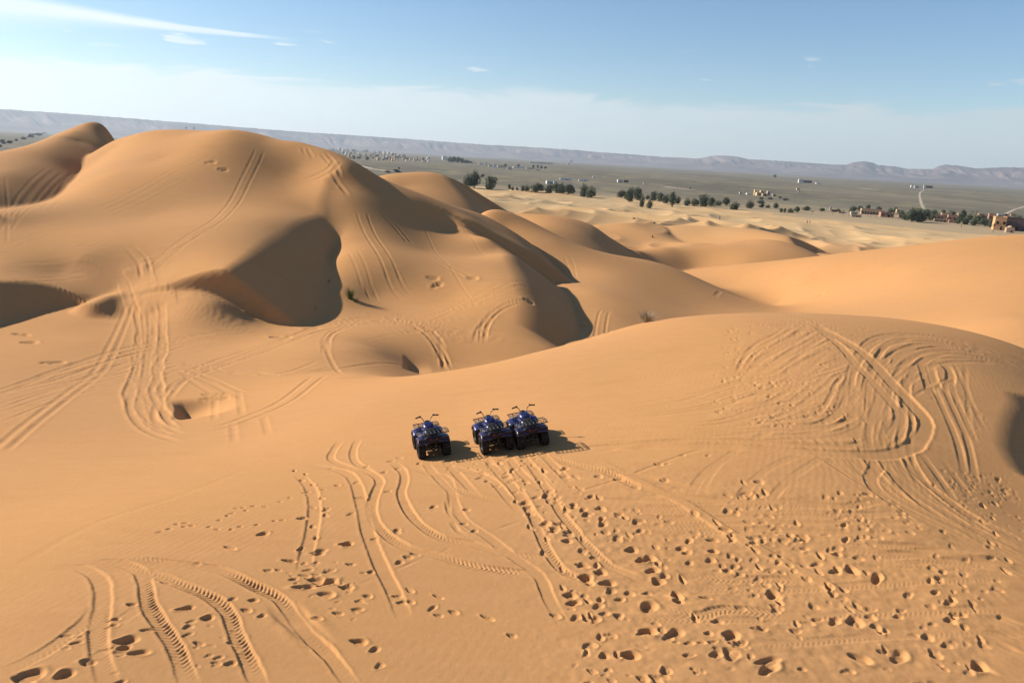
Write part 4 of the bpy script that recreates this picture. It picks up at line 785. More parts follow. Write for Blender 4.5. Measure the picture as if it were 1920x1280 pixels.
# ---- buildings
def wallmat(n, c): return noisy(n, tuple(v*.85 for v in c), c, .8, .9, .1)
M_white = wallmat('white_wash', (.60, .57, .52)); M_mud = wallmat('mud_plaster', (.40, .27, .18)); M_ochre = wallmat('ochre_plaster', (.58, .42, .24)); M_red = wallmat('red_mud', (.34, .19, .13)); M_dark = wallmat('dark_mud', (.13, .085, .08)); M_orange = wallmat('orange_plaster', (.56, .32, .16))
M_cream = wallmat('cream_plaster', (.46, .41, .34)); M_hole = mat('dark_opening', (.02, .018, .016), .8)
def house(px, py, wpx, hpx, m, label, cat='house', name='house', group=None, depth=.7, wins=0, yaw=.25, crenel=False, door=True, dome=False, arcade=0):
    x, y, z, d = land(px, py); s = d/FPX; W = wpx*s; H = hpx*s; Dp = W*depth; rz = -math.atan2(x, y)+yaw
    t = thing(name, label, cat, (x, y, z-.4), rz, group); bm = bmesh.new(); box_bm(bm, (0, 0, 0), (W, Dp, H), taper=.97 if crenel else 1.0); finish(bm, 'wall', m, t)
    p = min(.35, H*.08); bm = bmesh.new()
    for c, q in (((0, -Dp/2+.15, H+.004), (W*1.01, .34, p)), ((0, Dp/2-.15, H+.004), (W*1.01, .34, p)), ((-W/2+.15, 0, H+.008), (.34, Dp*.9, p)), ((W/2-.15, 0, H+.008), (.34, Dp*.9, p))): box_bm(bm, c, q)
    if crenel:
        for sx in (-1, 1):
            for sy in (-1, 1): box_bm(bm, (sx*(W/2-.4), sy*(Dp/2-.4), H+p), (.8, .8, max(.7, H*.1)), taper=.5)
    finish(bm, 'parapet', m, t)
    for k in range(wins):
        bm = bmesh.new(); ww = W/(wins*2.4); box_bm(bm, (0, 0, 0), (ww, .16, H*.22)); finish(bm, 'window', M_hole, t, loc=(-W/2+(k+.5)*W/wins+(.3*ww if k % 2 else 0), -Dp/2-.03, H*.5))
    for k in range(arcade):
        bm = bmesh.new(); ww = W/(arcade*1.9); box_bm(bm, (0, 0, 0), (ww, .2, H*.55)); finish(bm, 'opening', M_hole, t, loc=(-W/2+(k+.5)*W/arcade, -Dp/2-.04, H*.02))
    if door and not arcade:
        bm = bmesh.new(); box_bm(bm, (0, 0, 0), (min(1.6, W*.15), .18, min(2.3, H*.45))); finish(bm, 'door', M_hole, t, loc=(W*.12, -Dp/2-.04, .4))
    if dome:
        bm = bmesh.new(); bmesh.ops.create_uvsphere(bm, u_segments=14, v_segments=8, radius=W*.42); finish(bm, 'dome', m, t, True, loc=(0, 0, H*.9))
    return t, W, Dp, H
house(1030, 345, 12, 6, M_white, 'bright white low house behind the row of dark trees', wins=2); house(1041, 344, 6, 4, M_cream, 'small cream outbuilding just right of the bright white house', 'shed')
house(1060, 338, 20, 4, M_white, 'long pale shed, left of the two long pale sheds', 'shed', 'long_shed', depth=.25, yaw=.12); house(1094, 340, 18, 3.5, M_white, 'long pale shed, right of the two long pale sheds', 'shed', 'long_shed', depth=.25, yaw=.12)
house(1113, 334, 3, 4, M_white, 'tiny white hut alone right of the long sheds', 'hut', 'hut'); house(1162, 342, 9, 5, M_white, 'white house above the left end of the tree belt', wins=2); house(1173, 342, 9, 4, M_dark, 'dark shed touching the white house above the tree belt', 'shed', 'shed')
house(1207, 346, 2.5, 4, M_white, 'tiny white hut alone on the plain above the tree belt', 'hut', 'hut')
house(1501, 343, 8, 6, M_white, 'white farmhouse far out on the plain, below the humped peak', wins=2); house(1513, 343, 14, 4, M_dark, 'long dark farm building right of the white farmhouse', 'barn', 'barn'); house(1534, 345, 8, 2, M_white, 'low white wall-like building right of the dark farm building', 'shed', 'shed')
house(1496, 357, 5, 4, M_ochre, 'small ochre hut alone in the middle of the plain', 'hut', 'hut'); house(1498, 361, 3, 3, M_cream, 'tiny cream hut below the small ochre hut', 'hut', 'hut')
house(1711, 352, 6, 4, M_white, 'small white house left of the road end', wins=1); house(1718, 353, 7, 4, M_cream, 'cream house with dark roof at the road end', wins=1); house(1733, 354, 3, 6, M_white, 'narrow white tower house right at the road end', 'tower', 'tower'); house(1741, 353, 10, 4, M_dark, 'dark green-grey shed right of the road end', 'shed', 'shed')
for i, (px, py, w_, h_, m_, lb) in enumerate([(1388, 364, 4, 4, M_cream, 'lone cream hut at the far left of the yellow kasbah'), (1403, 365, 7, 3, M_white, 'low white annex left of the yellow kasbah'), (1416, 366, 5, 9, M_ochre, 'tall yellow corner tower, left one of the kasbah'),
    (1422, 367, 9, 6, M_ochre, 'low yellow wing between the kasbah towers'), (1428, 367, 7, 9, M_ochre, 'broad yellow main tower of the kasbah'), (1433, 368, 8, 5, M_mud, 'brown wing at the right foot of the yellow kasbah'), (1440, 367, 5, 8, M_cream, 'pale square tower right of the yellow kasbah'), (1451, 368, 6, 4, M_mud, 'small brown house at the right end of the yellow kasbah')]):
    house(px, py, w_, h_, m_, lb, 'kasbah' if h_ > 7 else 'house', 'kasbah_tower' if h_ > 7 else 'house', 'buildings of the yellow kasbah', .9, 1 if h_ > 4 else 0, .3, h_ > 7)
house(1600, 402, 10, 5, M_cream, 'cream flat house among the first palms', wins=2); house(1578, 400, 12, 3, M_mud, 'long low mud wall house left of the palms', depth=.3); house(1557, 394, 3, 6, M_cream, 'slim pale tower standing alone left of the palms', 'tower', 'tower'); house(1563, 397, 9, 4, M_dark, 'dark flat house by the slim pale tower')
t_, W_, D_, H_ = house(1634, 402, 34, 9, M_mud, 'long flat-roofed building with a pillared front among the palms', 'hotel', 'long_building', None, .5, 0, .15, False, False, arcade=8)
house(1661, 407, 20, 8, M_red, 'reddish low house right of the pillared building', wins=3); house(1684, 399, 7, 6, M_ochre, 'yellowish square hut behind the palms', 'hut', 'hut', wins=1); house(1689, 408, 8, 6, M_red, 'small red house at the left foot of the dense dark trees', wins=1); house(1733, 399, 4, 5, M_white, 'white gatehouse where the dirt road reaches the trees', 'gatehouse', 'gatehouse')
house(1605, 407, 16, 4, M_mud, 'low brown wall house in front of the palms', depth=.2, wins=3)
for i, (px, py, w_, h_, nn) in enumerate([(1757, 413, 16, 9, 3), (1772, 413, 14, 12, 3), (1786, 415, 16, 10, 3), (1766, 416, 22, 5, 4), (1788, 418, 16, 4, 3)]):
    house(px, py, w_, h_, [M_red, M_mud, M_red, M_mud, M_red][i], ['left red house of the walled red village', 'tallest brown house in the middle of the red village', 'right red house of the walled red village', 'low brown front range with a row of openings, left', 'low red front range with a row of openings, right'][i], group='houses of the red village', wins=nn, depth=.6, yaw=.2)
house(1800, 408, 8, 7, M_mud, 'brown house left of the palms by the parked white van', wins=2); house(1842, 411, 14, 9, M_mud, 'wide brown house behind the trees left of the orange house', wins=3); house(1858, 415, 10, 12, M_red, 'reddish tall house behind the trees left of the orange house', wins=2)
house(1871, 431, 16, 20, M_orange, 'sunlit orange two-storey house at the right edge of the village', wins=2, depth=.8, crenel=True); house(1897, 432, 26, 20, M_dark, 'dark purple-brown hall right of the orange house', 'hall', 'hall', wins=0, depth=.6, crenel=True)
house(1892, 436, 11, 8, M_mud, 'small domed brown hut in front of the dark hall', 'hut', 'domed_hut', dome=True, depth=.9); house(1914, 433, 12, 13, M_mud, 'brown house cut by the right edge, right of the dark hall', wins=1)
house(1877, 408, 12, 6, M_cream, 'pale house behind the orange house', wins=2); house(1899, 405, 7, 4, M_red, 'little red house on the plain behind the dark hall')
# row of pale houses far out
for i, (px, py, w_, h_) in enumerate([(901, 309, 7, 3), (911, 310, 3, 5), (921, 313, 9, 3), (927, 314, 5, 6), (940, 314, 14, 3), (955, 318, 8, 4), (972, 315, 20, 2), (995, 317, 16, 2), (1008, 319, 10, 2), (1066, 309, 5, 3)]):
    house(px, py, w_, h_, M_cream if i % 3 else M_white, f'pale far-off house, {ordinal(i+1)} from the left of the row beyond the two tall trees', group='row of far-off pale houses', door=False, yaw=.1)
house(1015, 307, 42, 2.6, M_cream, 'very long low pale wall far out on the plain', 'wall', 'compound_wall', depth=.06, door=False, yaw=.05)
house(833, 300, 8, 7, M_white, 'white house at the left end of the dark far grove', wins=0)
for i, px in enumerate([843, 851, 859, 866, 874, 880]): put_tree(px, 304+(px-843)*.06, 10, [9, 10, 9, 8, 6, 4][i], i, f'dark tree in the far grove right of the white house, {ordinal(i+1)} from the left', 'trees of the far grove')
for i, (px, py) in enumerate([(947, 312), (972, 313), (1000, 315), (1008, 315), (1015, 316), (1022, 317), (1071, 305), (1452, 333)]): put_tree(px, py, 5, 5, i, f'tiny tree near the far row of pale houses, {ordinal(i+1)} from the left', 'tiny trees by the far houses')
# the distant village, too small for its parts to show
vm = []
for k in range(6):
    bm = bmesh.new(); g_ = random.Random(k); box_bm(bm, (0, 0, 0), (1, 1, .8+g_.random()*.5)); box_bm(bm, (g_.uniform(-.2, .2), .1, .79), (.5, .6, .5+g_.random()*.4)); box_bm(bm, (-.62, -.2, 0), (.5, .9, .55)); me = bpy.data.meshes.new('village_house'); bmesh.ops.recalc_face_normals(bm, faces=bm.faces); bm.to_mesh(me); bm.free(); me.materials.append([M_cream, M_mud, M_cream, M_white, M_mud, M_ochre][k]); vm.append(me)
g_ = random.Random(5)
for i in range(105):
    u = g_.random()**1.15; px = 598+u*205+g_.uniform(-4, 4); yh_ = 272+(px-560)*.056; py = yh_+g_.uniform(6, 21) if px < 740 else yh_+g_.uniform(12, 21)
    x, y, z, d = land(px, py); s = d/FPX; o = bpy.data.objects.new('village_house', vm[i % 6]); col.objects.link(o); q = g_.uniform(2.2, 4.2)*s; o.location = (x, y, z-.2); o.scale = (q, q, q*.9); o.rotation_euler = (0, 0, g_.uniform(0, 1.5))
    tag(o, 'tiny pale house in the distant village beyond the crest of the great dune', 'house', 'houses of the distant village')
for i in range(26):
    px = g_.uniform(600, 800); yh_ = 272+(px-560)*.056; put_tree(px, yh_+g_.uniform(5, 22), g_.uniform(4, 8), g_.uniform(2.5, 4), i, 'tiny dark tree among the houses of the distant village', 'trees of the distant village')
# masts showing over the crest
M_steel = mat('mast_steel', (.12, .12, .12), .6)
for i, (px, py) in enumerate([(349, 243), (364, 244)]):
    v = ray(px, py); h = math.hypot(v[0], v[1]); d = 620.0; x, y = v[0]/h*d, v[1]/h*d; z = float(ground_at(x, y)[0]); H = CAMZ+v[2]/h*d-z+2.6
    t = thing('utility_mast', ['thin mast over the crest of the great dune, left of two', 'thin mast over the crest of the great dune, right of two'][i], 'mast', (x, y, z), .4, 'masts beyond the great dune')
    bm = bmesh.new(); box_bm(bm, (0, 0, -.5), (.45, .45, H+.5), taper=.5); finish(bm, 'pole', M_steel, t); bm = bmesh.new(); box_bm(bm, (0, 0, H-1.6), (2.4, .2, .2)); finish(bm, 'crossarm', M_steel, t)
# white van parked between the palms
bx, by, bz, bd = land(1815, 417)
t = thing('parked_van', 'white van parked under the trees left of the orange house', 'van', (bx, by, bz), 1.2); M_paint = mat('white_paint', (.8, .8, .8), .3, .5); M_tyre = mat('tyre_rubber', (.012, .012, .013), .85, .2); M_glass = mat('dark_glass', (.02, .025, .03), .08, .6)
bm = bmesh.new(); vs = box_bm(bm, (0, 0, .45), (1.9, 4.6, 1.55)); vs[4].co.y += .9; vs[5].co.y += .9; bmesh.ops.bevel(bm, geom=list(bm.edges), offset=.12, segments=2, affect='EDGES'); finish(bm, 'body', M_paint, t)
bm = bmesh.new(); box_bm(bm, (0, 0, 1.25), (1.94, 2.6, .5)); finish(bm, 'window', M_glass, t)
for sx in (-1, 1):
    for sy in (-1.4, 1.4): bm = bmesh.new(); bmesh.ops.create_cone(bm, segments=14, radius1=.34, radius2=.34, depth=.24, cap_ends=True, matrix=Matrix.Translation((sx*.86, sy, .34))@Matrix.Rotation(math.pi/2, 4, 'Y')); finish(bm, 'wheel', M_tyre, t)

# ---- walkers on the far dunes
M_robe = mat('dark_robe', (.05, .045, .05), .9); M_skin = mat('skin', (.28, .17, .11), .6)
def person(px, py, label, rz, stride):
    x, y, z, d = land(px, py); t = thing('person', label, 'person', (x, y, z), rz, 'walkers on the far dunes')
    J = [(0, 0, .95), (0, 0, 1.2), (0, 0, 1.42), (0, .01, 1.52), (0, .03, 1.62), (0, .02, 1.74), (-.2, 0, 1.40), (-.27, .05*stride, 1.12), (-.27, .16*stride, .88), (.2, 0, 1.40), (.27, -.05*stride, 1.12), (.27, -.14*stride, .88), (-.1, 0, .88), (-.11, .14*stride, .48), (-.11, .18*stride, .06), (-.11, .30*stride, .03), (.1, 0, .88), (.11, -.08*stride, .48), (.11, -.26*stride, .07), (.11, -.14*stride, .03)]
    E = [(0, 1), (1, 2), (2, 3), (3, 4), (4, 5), (2, 6), (6, 7), (7, 8), (2, 9), (9, 10), (10, 11), (0, 12), (12, 13), (13, 14), (14, 15), (0, 16), (16, 17), (17, 18), (18, 19)]
    Rr = [.15, .14, .13, .06, .10, .08, .07, .05, .04, .07, .05, .04, .10, .07, .05, .04, .10, .07, .05, .04]
    me = bpy.data.meshes.new('body'); me.from_pydata(J, E, []); me.materials.append(M_robe); o = bpy.data.objects.new('body', me); col.objects.link(o); o.parent = t
    sk = o.modifiers.new('skin', 'SKIN'); sk.use_smooth_shade = True
    for i, r in enumerate(Rr): me.skin_vertices[0].data[i].radius = (r, r*.8)
    me.skin_vertices[0].data[0].use_root = True; o.modifiers.new('sub', 'SUBSURF').levels = 1
    return t
for a in ((1513, 420, 'left one of the two dark-clothed people walking on the pale flat sand', .5, 1), (1518, 420, 'right one of the two dark-clothed people walking on the pale flat sand', .3, -1), (1349, 413, 'single person in dark clothes standing alone among the pale dunes', 1.2, .4)): person(*a)

# ================= the three quad bikes
M_blue = noisy('blue_plastic_dusty', (.010, .014, .095), (.04, .036, .075), 3.5, .34, .55, lo=.45, hi=.85); M_navy = mat('dark_violet_plastic', (.018, .012, .055), .32, .5); M_black = mat('black_plastic', (.010, .010, .011), .5, .35); M_seat = mat('seat_vinyl', (.012, .012, .013), .75, .2)
M_metal = mat('black_tube', (.012, .012, .013), .35, .5); M_engine = mat('engine_alloy', (.09, .09, .09), .45, .5, .8); M_red = mat('red_lens', (.25, .008, .010), .3, .6); M_lens = mat('headlight_lens', (.6, .62, .65), .1, .7); M_rub = noisy('tyre_dusty', (.010, .010, .010), (.045, .034, .026), 9, .9, .15); M_rim = mat('rim_steel', (.035, .035, .036), .5, .5, .5); M_grip = mat('grip_rubber', (.008, .008, .008), .8, .2); M_orange2 = mat('dusty_spring', (.35, .03, .02), .4, .5)
def tube(bm, pts, r, n=8, cap=True):
    P = [Vector(p) for p in pts]; prev = None; up = None
    for i, p in enumerate(P):
        d = (P[min(i+1, len(P)-1)]-P[max(i-1, 0)]).normalized()
        if up is None: up = d.orthogonal().normalized()
        up = (up-d*up.dot(d)).normalized(); b = d.cross(up); rr = r[i] if isinstance(r, (list, tuple)) else r
        ring = [bm.verts.new(p+(up*math.cos(a)+b*math.sin(a))*rr) for a in [k*2*math.pi/n for k in range(n)]]
        if prev:
            for k in range(n): bm.faces.new((prev[k], prev[(k+1) % n], ring[(k+1) % n], ring[k]))
        elif cap: bm.faces.new(ring[::-1])
        prev = ring
    if cap: bm.faces.new(prev)
def loft(bm, secs, n=20, pw=2.6):
    """secs: (y, zc, half width, half height, x offset) - superellipse rings along y"""
    prev = None
    for s in secs:
        y, zc, w, h = s[:4]; xo = s[4] if len(s) > 4 else 0; ring = []
        for k in range(n):
            a = k*2*math.pi/n; c, q = math.cos(a), math.sin(a); ring.append(bm.verts.new((xo+math.copysign(abs(c)**(2/pw), c)*w, y, zc+math.copysign(abs(q)**(2/pw), q)*h)))
        if prev:
            for k in range(n): bm.faces.new((prev[k], prev[(k+1) % n], ring[(k+1) % n], ring[k]))
        else: bm.faces.new(ring[::-1])
        prev = ring
    bm.faces.new(prev)
def wheel_bm(R, W):
    bm = bmesh.new(); prof = [(R*.52, -W*.40), (R*.60, -W*.47), (R*.78, -W*.50), (R*.91, -W*.46), (R*.965, -W*.36), (R*.985, -W*.12), (R*.985, W*.12), (R*.965, W*.36), (R*.91, W*.46), (R*.78, W*.50), (R*.60, W*.47), (R*.52, W*.40)]
    n = 36; prev = None; first = None
    for k in range(n+1):
        if k == n: ring = first
        else:
            a = k*2*math.pi/n; ring = [bm.verts.new((x, math.cos(a)*r, math.sin(a)*r)) for r, x in prof]
        if k == 0: first = ring
        if prev:
            for i in range(len(prof)-1): bm.faces.new((prev[i], ring[i], ring[i+1], prev[i+1]))
        prev = ring
    for k in range(20):                                        # chevron lugs
        for sx in (-1, 1):
            a = (k+(.5 if sx > 0 else 0))*2*math.pi/20; M = Matrix.Rotation(a, 4, 'X')@Matrix.Translation((sx*W*.24, 0, R*.975))@Matrix.Rotation(sx*.35, 4, 'Z')
            r = bmesh.ops.create_cube(bm, size=1, matrix=M@Matrix.Diagonal((W*.42, R*.10, R*.075, 1)))
    return bm
def rim_bm(R, W, sx):
    bm = bmesh.new(); n = 24; prof = [(R*.57, W*.42), (R*.55, W*.34), (R*.50, W*.30), (R*.44, W*.12), (R*.24, W*.10), (R*.20, W*.20), (R*.01, W*.22)]; prev = None; first = None
    for k in range(n+1):
        if k == n: ring = first
        else:
            a = k*2*math.pi/n; ring = [bm.verts.new((sx*x, math.cos(a)*r, math.sin(a)*r)) for r, x in prof]
        if k == 0: first = ring
        if prev:
            for i in range(len(prof)-1): bm.faces.new((prev[i], ring[i], ring[i+1], prev[i+1]))
        prev = ring
    return bm
def fender_bm(cy, cz, R, x0, x1, a0, a1, th=.018, flare=.03, n=12, lip=.035):
    """curved mudguard over a wheel centred at (cy, cz), from inner x0 to outer x1"""
    bm = bmesh.new(); rows = []
    for i in range(n+1):
        a = math.radians(a0+(a1-a0)*i/n); row = []
        for x, dr in ((x0, .05), ((x0+x1)/2, .03), (x1-(x1-x0)*.12, 0), (x1, -lip)):
            for t in (0, th): r = R+dr+t; row.append(bm.verts.new((x, cy+math.cos(a)*r*1.08, cz+math.sin(a)*r*.93)))
        rows.append(row)
    m = 4
    for i in range(n):
        a, b = rows[i], rows[i+1]
        for k in range(m-1):
            bm.faces.new((a[2*k+1], a[2*k+3], b[2*k+3], b[2*k+1])); bm.faces.new((a[2*k], b[2*k], b[2*k+2], a[2*k+2]))
        bm.faces.new((a[0], a[1], b[1], b[0])); bm.faces.new((a[6], b[6], b[7], a[7]))
    for r in (rows[0], rows[-1]):
        for k in range(m-1): bm.faces.new((r[2*k], r[2*k+2], r[2*k+3], r[2*k+1]))
    return bm
def make_quad(label):
    t = thing('quad_bike', label, 'quad bike', (0, 0, 0), 0, 'blue quad bikes parked on the sand')
    for (x, y, R, W) in ((-.46, .64, .31, .22), (.46, .64, .31, .22), (-.45, -.62, .335, .28), (.45, -.62, .335, .28)):
        w = finish(wheel_bm(R, W), 'wheel', M_rub, t, loc=(x, y, R-.02)); finish(rim_bm(R, W, 1 if x > 0 else -1), 'rim', M_rim, w, True)
    # chassis, engine, axles
    bm = bmesh.new(); loft(bm, [(-.42, .40, .10, .08), (-.30, .42, .15, .15), (.05, .42, .17, .18), (.28, .42, .15, .15), (.38, .42, .10, .08)], 16, 4); finish(bm, 'engine', M_engine, t, True)
    bm = bmesh.new()
    for s in (-1, 1):
        tube(bm, [(s*.12, -.72, .62), (s*.13, -.35, .66), (s*.14, .15, .62), (s*.13, .55, .60), (s*.12, .80, .46), (s*.13, .45, .22), (s*.14, -.2, .20), (s*.13, -.62, .32), (s*.12, -.72, .62)], .018, 6)
    finish(bm, 'frame', M_metal, t, True)
    bm = bmesh.new(); tube(bm, [(-.40, -.62, .285), (.40, -.62, .285)], .028, 8); bmesh.ops.create_uvsphere(bm, u_segments=12, v_segments=8, radius=.085, matrix=Matrix.Translation((0, -.62, .285))); finish(bm, 'rear_axle', M_engine, t, True)
    bm = bmesh.new()
    for s in (-1, 1): tube(bm, [(s*.12, .52, .26), (s*.36, .62, .265)], .017, 6); tube(bm, [(s*.12, .72, .26), (s*.36, .62, .265)], .017, 6); tube(bm, [(s*.13, .6, .42), (s*.36, .62, .33)], .015, 6)
    finish(bm, 'front_arms', M_metal, t, True)
    for s in (-1, 1):
        bm = bmesh.new(); tube(bm, [(s*.30, .62, .30), (s*.19, .56, .62)], .04, 8); finish(bm, 'shock_absorber', M_orange2, t, True)
        bm = bmesh.new(); tube(bm, [(s*.17, -.58, .32), (s*.14, -.42, .62)], .045, 8); finish(bm, 'shock_absorber', M_metal, t, True)
    bm = bmesh.new(); tube(bm, [(.17, -.1, .42), (.22, -.35, .50), (.25, -.55, .56), (.25, -.62, .56)], .028, 8); tube(bm, [(.25, -.52, .57), (.25, -.86, .60)], .062, 12); finish(bm, 'exhaust', M_metal, t, True)
    # footrests
    for s in (-1, 1):
        bm = bmesh.new(); r = box_bm(bm, (s*.35, -.02, .27), (.30, .46, .035)); box_bm(bm, (s*.49, -.02, .30), (.03, .44, .06)); finish(bm, 'footrest', M_black, t)
    # bodywork
    bm = bmesh.new(); loft(bm, [(-.12, .88, .11, .05), (-.04, .91, .18, .10), (.10, .93, .215, .135), (.27, .93, .215, .14), (.42, .90, .18, .12), (.54, .85, .11, .06)], 24, 2.3); finish(bm, 'tank_cover', M_blue, t, True)
    bm = bmesh.new(); loft(bm, [(-.20, .62, .15, .12), (.10, .66, .19, .17), (.40, .66, .22, .17), (.70, .66, .26, .13), (.90, .64, .22, .09), (.96, .62, .12, .05)], 20, 3.2); finish(bm, 'front_cowl', M_blue, t, True)
    bm = bmesh.new(); loft(bm, [(-.86, .80, .14, .05), (-.80, .83, .20, .085), (-.6, .85, .21, .085), (-.35, .83, .18, .09), (-.10, .84, .14, .09), (.02, .88, .10, .06)], 20, 3); finish(bm, 'seat', M_seat, t, True)
    bm = bmesh.new(); loft(bm, [(-.96, .70, .30, .12), (-.88, .68, .34, .15), (-.55, .66, .30, .13), (-.30, .60, .20, .12)], 20, 4); finish(bm, 'tail_body', M_black, t, True)
    for s in (-1, 1):
        finish(fender_bm(.64, .31, .42, s*.14, s*.56, 18, 138), 'front_fender', M_blue, t, True)
        finish(fender_bm(-.62, .335, .455, s*.16, s*.58, 30, 142, lip=.05), 'rear_fender', M_navy, t, True)
        bm = bmesh.new(); loft(bm, [(-.30, .46, .03, .20, s*.30), (.0, .46, .035, .22, s*.24), (.26, .48, .03, .20, s*.29)], 12, 4); finish(bm, 'side_panel', M_blue, t, True)
        bm = bmesh.new(); box_bm(bm, (s*.36, -.955, .60), (.40, .03, .17), taper=.98); finish(bm, 'mud_flap', M_black, t)
        bm = bmesh.new(); bmesh.ops.create_uvsphere(bm, u_segments=14, v_segments=8, radius=1, matrix=Matrix.Translation((s*.20, .93, .66))@Matrix.Diagonal((.085, .05, .06, 1))); finish(bm, 'headlight', M_lens, t, True)
    for s in (-1, 1): bm = bmesh.new(); loft(bm, [(-.995, .74, .03, .02, s*.12), (-.975, .74, .042, .03, s*.12), (-.92, .74, .042, .03, s*.12)], 14, 3.5); finish(bm, 'tail_light', M_red, t, True)
    # racks
    def rack(y0, y1, w, z, nb, name):
        bm = bmesh.new(); tube(bm, [(-w, y0, z), (-w*1.02, (y0+y1)/2, z+.01), (-w, y1, z), (0, y1+(.03 if y1 > 0 else 0), z), (w, y1, z), (w*1.02, (y0+y1)/2, z+.01), (w, y0, z), (0, y0, z), (-w, y0, z)], .019, 6)
        for k in range(nb): x = -w+2*w*(k+.5)/nb; tube(bm, [(x, y0, z+.004), (x, y1, z+.004)], .012, 5)
        for k in (.33, .66): y = y0+(y1-y0)*k; tube(bm, [(-w, y, z-.006), (w, y, z-.006)], .010, 5)
        for x in (-w*.6, w*.6):
            for y in (y0+.04, y1-.04): tube(bm, [(x, y, z), (x*.9, y, z-.14)], .011, 5)
        return finish(bm, name, M_metal, t, True)
    rack(.50, 1.0, .46, .82, 7, 'front_rack'); rack(-1.06, -.48, .55, .96, 8, 'rear_rack')
    bm = bmesh.new(); tube(bm, [(-.26, .80, .34), (-.27, 1.02, .40), (-.25, 1.06, .62), (-.20, .98, .74)], .018, 6); tube(bm, [(.26, .80, .34), (.27, 1.02, .40), (.25, 1.06, .62), (.20, .98, .74)], .018, 6); tube(bm, [(-.27, 1.05, .46), (.27, 1.05, .46)], .016, 6); tube(bm, [(-.25, 1.06, .60), (.25, 1.06, .60)], .016, 6); finish(bm, 'front_bumper', M_metal, t, True)
    # steering
    bm = bmesh.new(); tube(bm, [(0, .50, .60), (0, .38, 1.02)], .03, 8); finish(bm, 'steering_column', M_metal, t, True)
    hb = bmesh.new(); tube(hb, [(-.42, .20, 1.28), (-.27, .27, 1.285), (-.17, .33, 1.20), (-.10, .36, 1.03), (.10, .36, 1.03), (.17, .33, 1.20), (.27, .27, 1.285), (.42, .20, 1.28)], .015, 8); hbo = finish(hb, 'handlebar', M_metal, t, True)
    for s in (-1, 1):
        bm = bmesh.new(); tube(bm, [(s*.28, .265, 1.285), (s*.43, .195, 1.278)], .026, 10); finish(bm, 'grip', M_grip, hbo, True)
        bm = bmesh.new(); tube(bm, [(s*.25, .31, 1.285), (s*.30, .33, 1.27), (s*.41, .27, 1.265)], .009, 5); finish(bm, 'brake_lever', M_metal, hbo, True)
        bm = bmesh.new(); box_bm(bm, (s*.25, .275, 1.26), (.07, .06, .06)); bmesh.ops.bevel(bm, geom=list(bm.edges), offset=.012, segments=2, affect='EDGES'); finish(bm, 'switch_box', M_black, hbo)
    bm = bmesh.new(); loft(bm, [(.26, 1.04, .05, .03), (.32, 1.05, .09, .05), (.42, 1.03, .09, .055), (.48, 1.0, .05, .03)], 16, 3); finish(bm, 'instrument_pod', M_black, t, True)
    return t
def stand(o, px, py, yaw):
    x, y = cast([(px, py)])[0]; c, s = math.cos(yaw), math.sin(yaw)
    def hh(dx, dy): X = x+dx*c-dy*s; Y = y+dx*s+dy*c; return float(base(np.array([X]), np.array([Y]))[0]+.4*near(np.array([X]), np.array([Y]))[0])
    zs = {(a, b): hh(a*.43, b*.62) for a in (-1, 1) for b in (-1, 1)}
    gx = (zs[1, 1]+zs[1, -1]-zs[-1, 1]-zs[-1, -1])/4/.43; gy = (zs[1, 1]+zs[-1, 1]-zs[1, -1]-zs[-1, -1])/4/.62; z = sum(zs.values())/4
    X = Vector((1, 0, gx)).normalized(); Yv = Vector((0, 1, gy)); n = X.cross(Yv).normalized(); Yv = n.cross(X)
    M = Matrix((X, Yv, n)).transposed().to_4x4(); o.matrix_world = Matrix.Translation((x, y, z-.005))@Matrix.Rotation(yaw, 4, 'Z')@M@Matrix.Scale(.845, 4)
QS = [(809, 846, math.radians(17), 'blue quad bike standing alone, leftmost of the three on the sand'), (925, 836, math.radians(16), 'blue quad bike in the middle, its right wheels almost touching its neighbour'), (990, 827, math.radians(15), 'blue quad bike furthest right, parked just ahead of the middle one')]
q0 = make_quad(QS[0][3]); qs = [q0, copy_tree(q0), copy_tree(q0)]
for q, (px, py, yaw, lb) in zip(qs, QS): q['label'] = lb; stand(q, px, py, yaw)
# steering not quite alike
for q, a in zip(qs, (0.0, .10, -.08)):
    for ch in q.children:
        if ch.name.startswith('handlebar'): ch.rotation_euler = (0, 0, a)

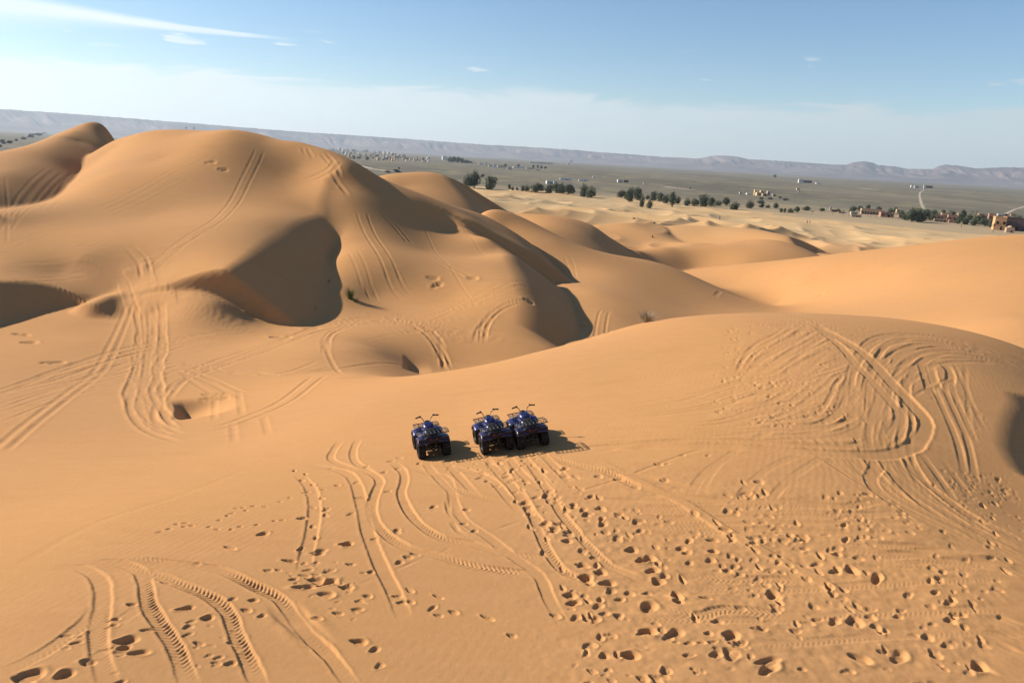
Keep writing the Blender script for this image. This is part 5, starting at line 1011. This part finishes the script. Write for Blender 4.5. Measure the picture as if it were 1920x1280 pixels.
# ---- plants on the dunes
M_grass = noisy('dry_green_grass', (.07, .10, .025), (.17, .19, .06), 8, .8, .2); M_dry = noisy('dry_twigs', (.20, .16, .10), (.38, .32, .22), 9, .9, .1)
def tuft(px, py, label, n, h, w, m, name='grass_tuft', seed=1):
    (x, y), = cast([(px, py)]); z = float(base(np.array([x]), np.array([y]))[0]+mid(np.array([x]), np.array([y]))[0]); g = random.Random(seed); bm = bmesh.new()
    for i in range(n):
        a = g.uniform(0, 6.28); r = w*.25*g.random(); p = Vector((math.cos(a)*r, math.sin(a)*r, -.05)); L = h*g.uniform(.5, 1.1); out = w*g.uniform(.1, .6); bw = .018; d = Vector((math.cos(a), math.sin(a), 0)); s = Vector((-d.y, d.x, 0)); prev = None
        for k in range(4):
            t = k/3; c = p+d*out*t*t+Vector((0, 0, L*t*(1-.18*t))); q = bw*(1-t*.85); cur = (bm.verts.new(c+s*q), bm.verts.new(c-s*q))
            if prev: bm.faces.new((prev[0], prev[1], cur[1], cur[0]))
            prev = cur
    o = finish(bm, name, m, loc=(x, y, z)); tag(o, label, 'grass' if 'grass' in name else 'plant'); return o
tuft(657, 560, 'green grass tuft casting a dark shadow right of the big shaded hollow', 160, 1.25, 1.1, M_grass, seed=2)
tuft(1213, 604, 'pale dry tuft at the foot of the slope behind the foreground crest', 150, .75, 1.2, M_dry, 'dry_tuft', 3)
tuft(591, 584, 'thin single twig stuck in the sand below the big shaded hollow', 4, .8, .35, M_dry, 'twig', 4)
tuft(617, 530, 'small pale tuft inside the big shaded hollow', 26, .5, .5, M_dry, 'dry_tuft', 5)
tuft(666, 566, 'low grass clump at the right foot of the green tuft', 60, .5, .7, M_grass, seed=6)

# ================= the dusty air over everything
_b = bmesh.new(); bmesh.ops.create_cube(_b, size=1, matrix=Matrix.Translation((0, 0, 265))@Matrix.Diagonal((43000, 43000, 585, 1)))
_hm = bpy.data.materials.new('dusty_air'); _hm.use_nodes = True; _nt = _hm.node_tree
for n in list(_nt.nodes):
    if n.type == 'BSDF_PRINCIPLED': _nt.nodes.remove(n)
_pv = _nt.nodes.new('ShaderNodeVolumePrincipled'); _pv.inputs['Color'].default_value = (.74, .86, 1.0, 1); _pv.inputs['Density'].default_value = 5.0e-5; _pv.inputs['Anisotropy'].default_value = .25
_nt.links.new(_pv.outputs[0], _nt.nodes['Material Output'].inputs['Volume'])
_ho = finish(_b, 'haze', _hm); _ho['kind'] = 'stuff'
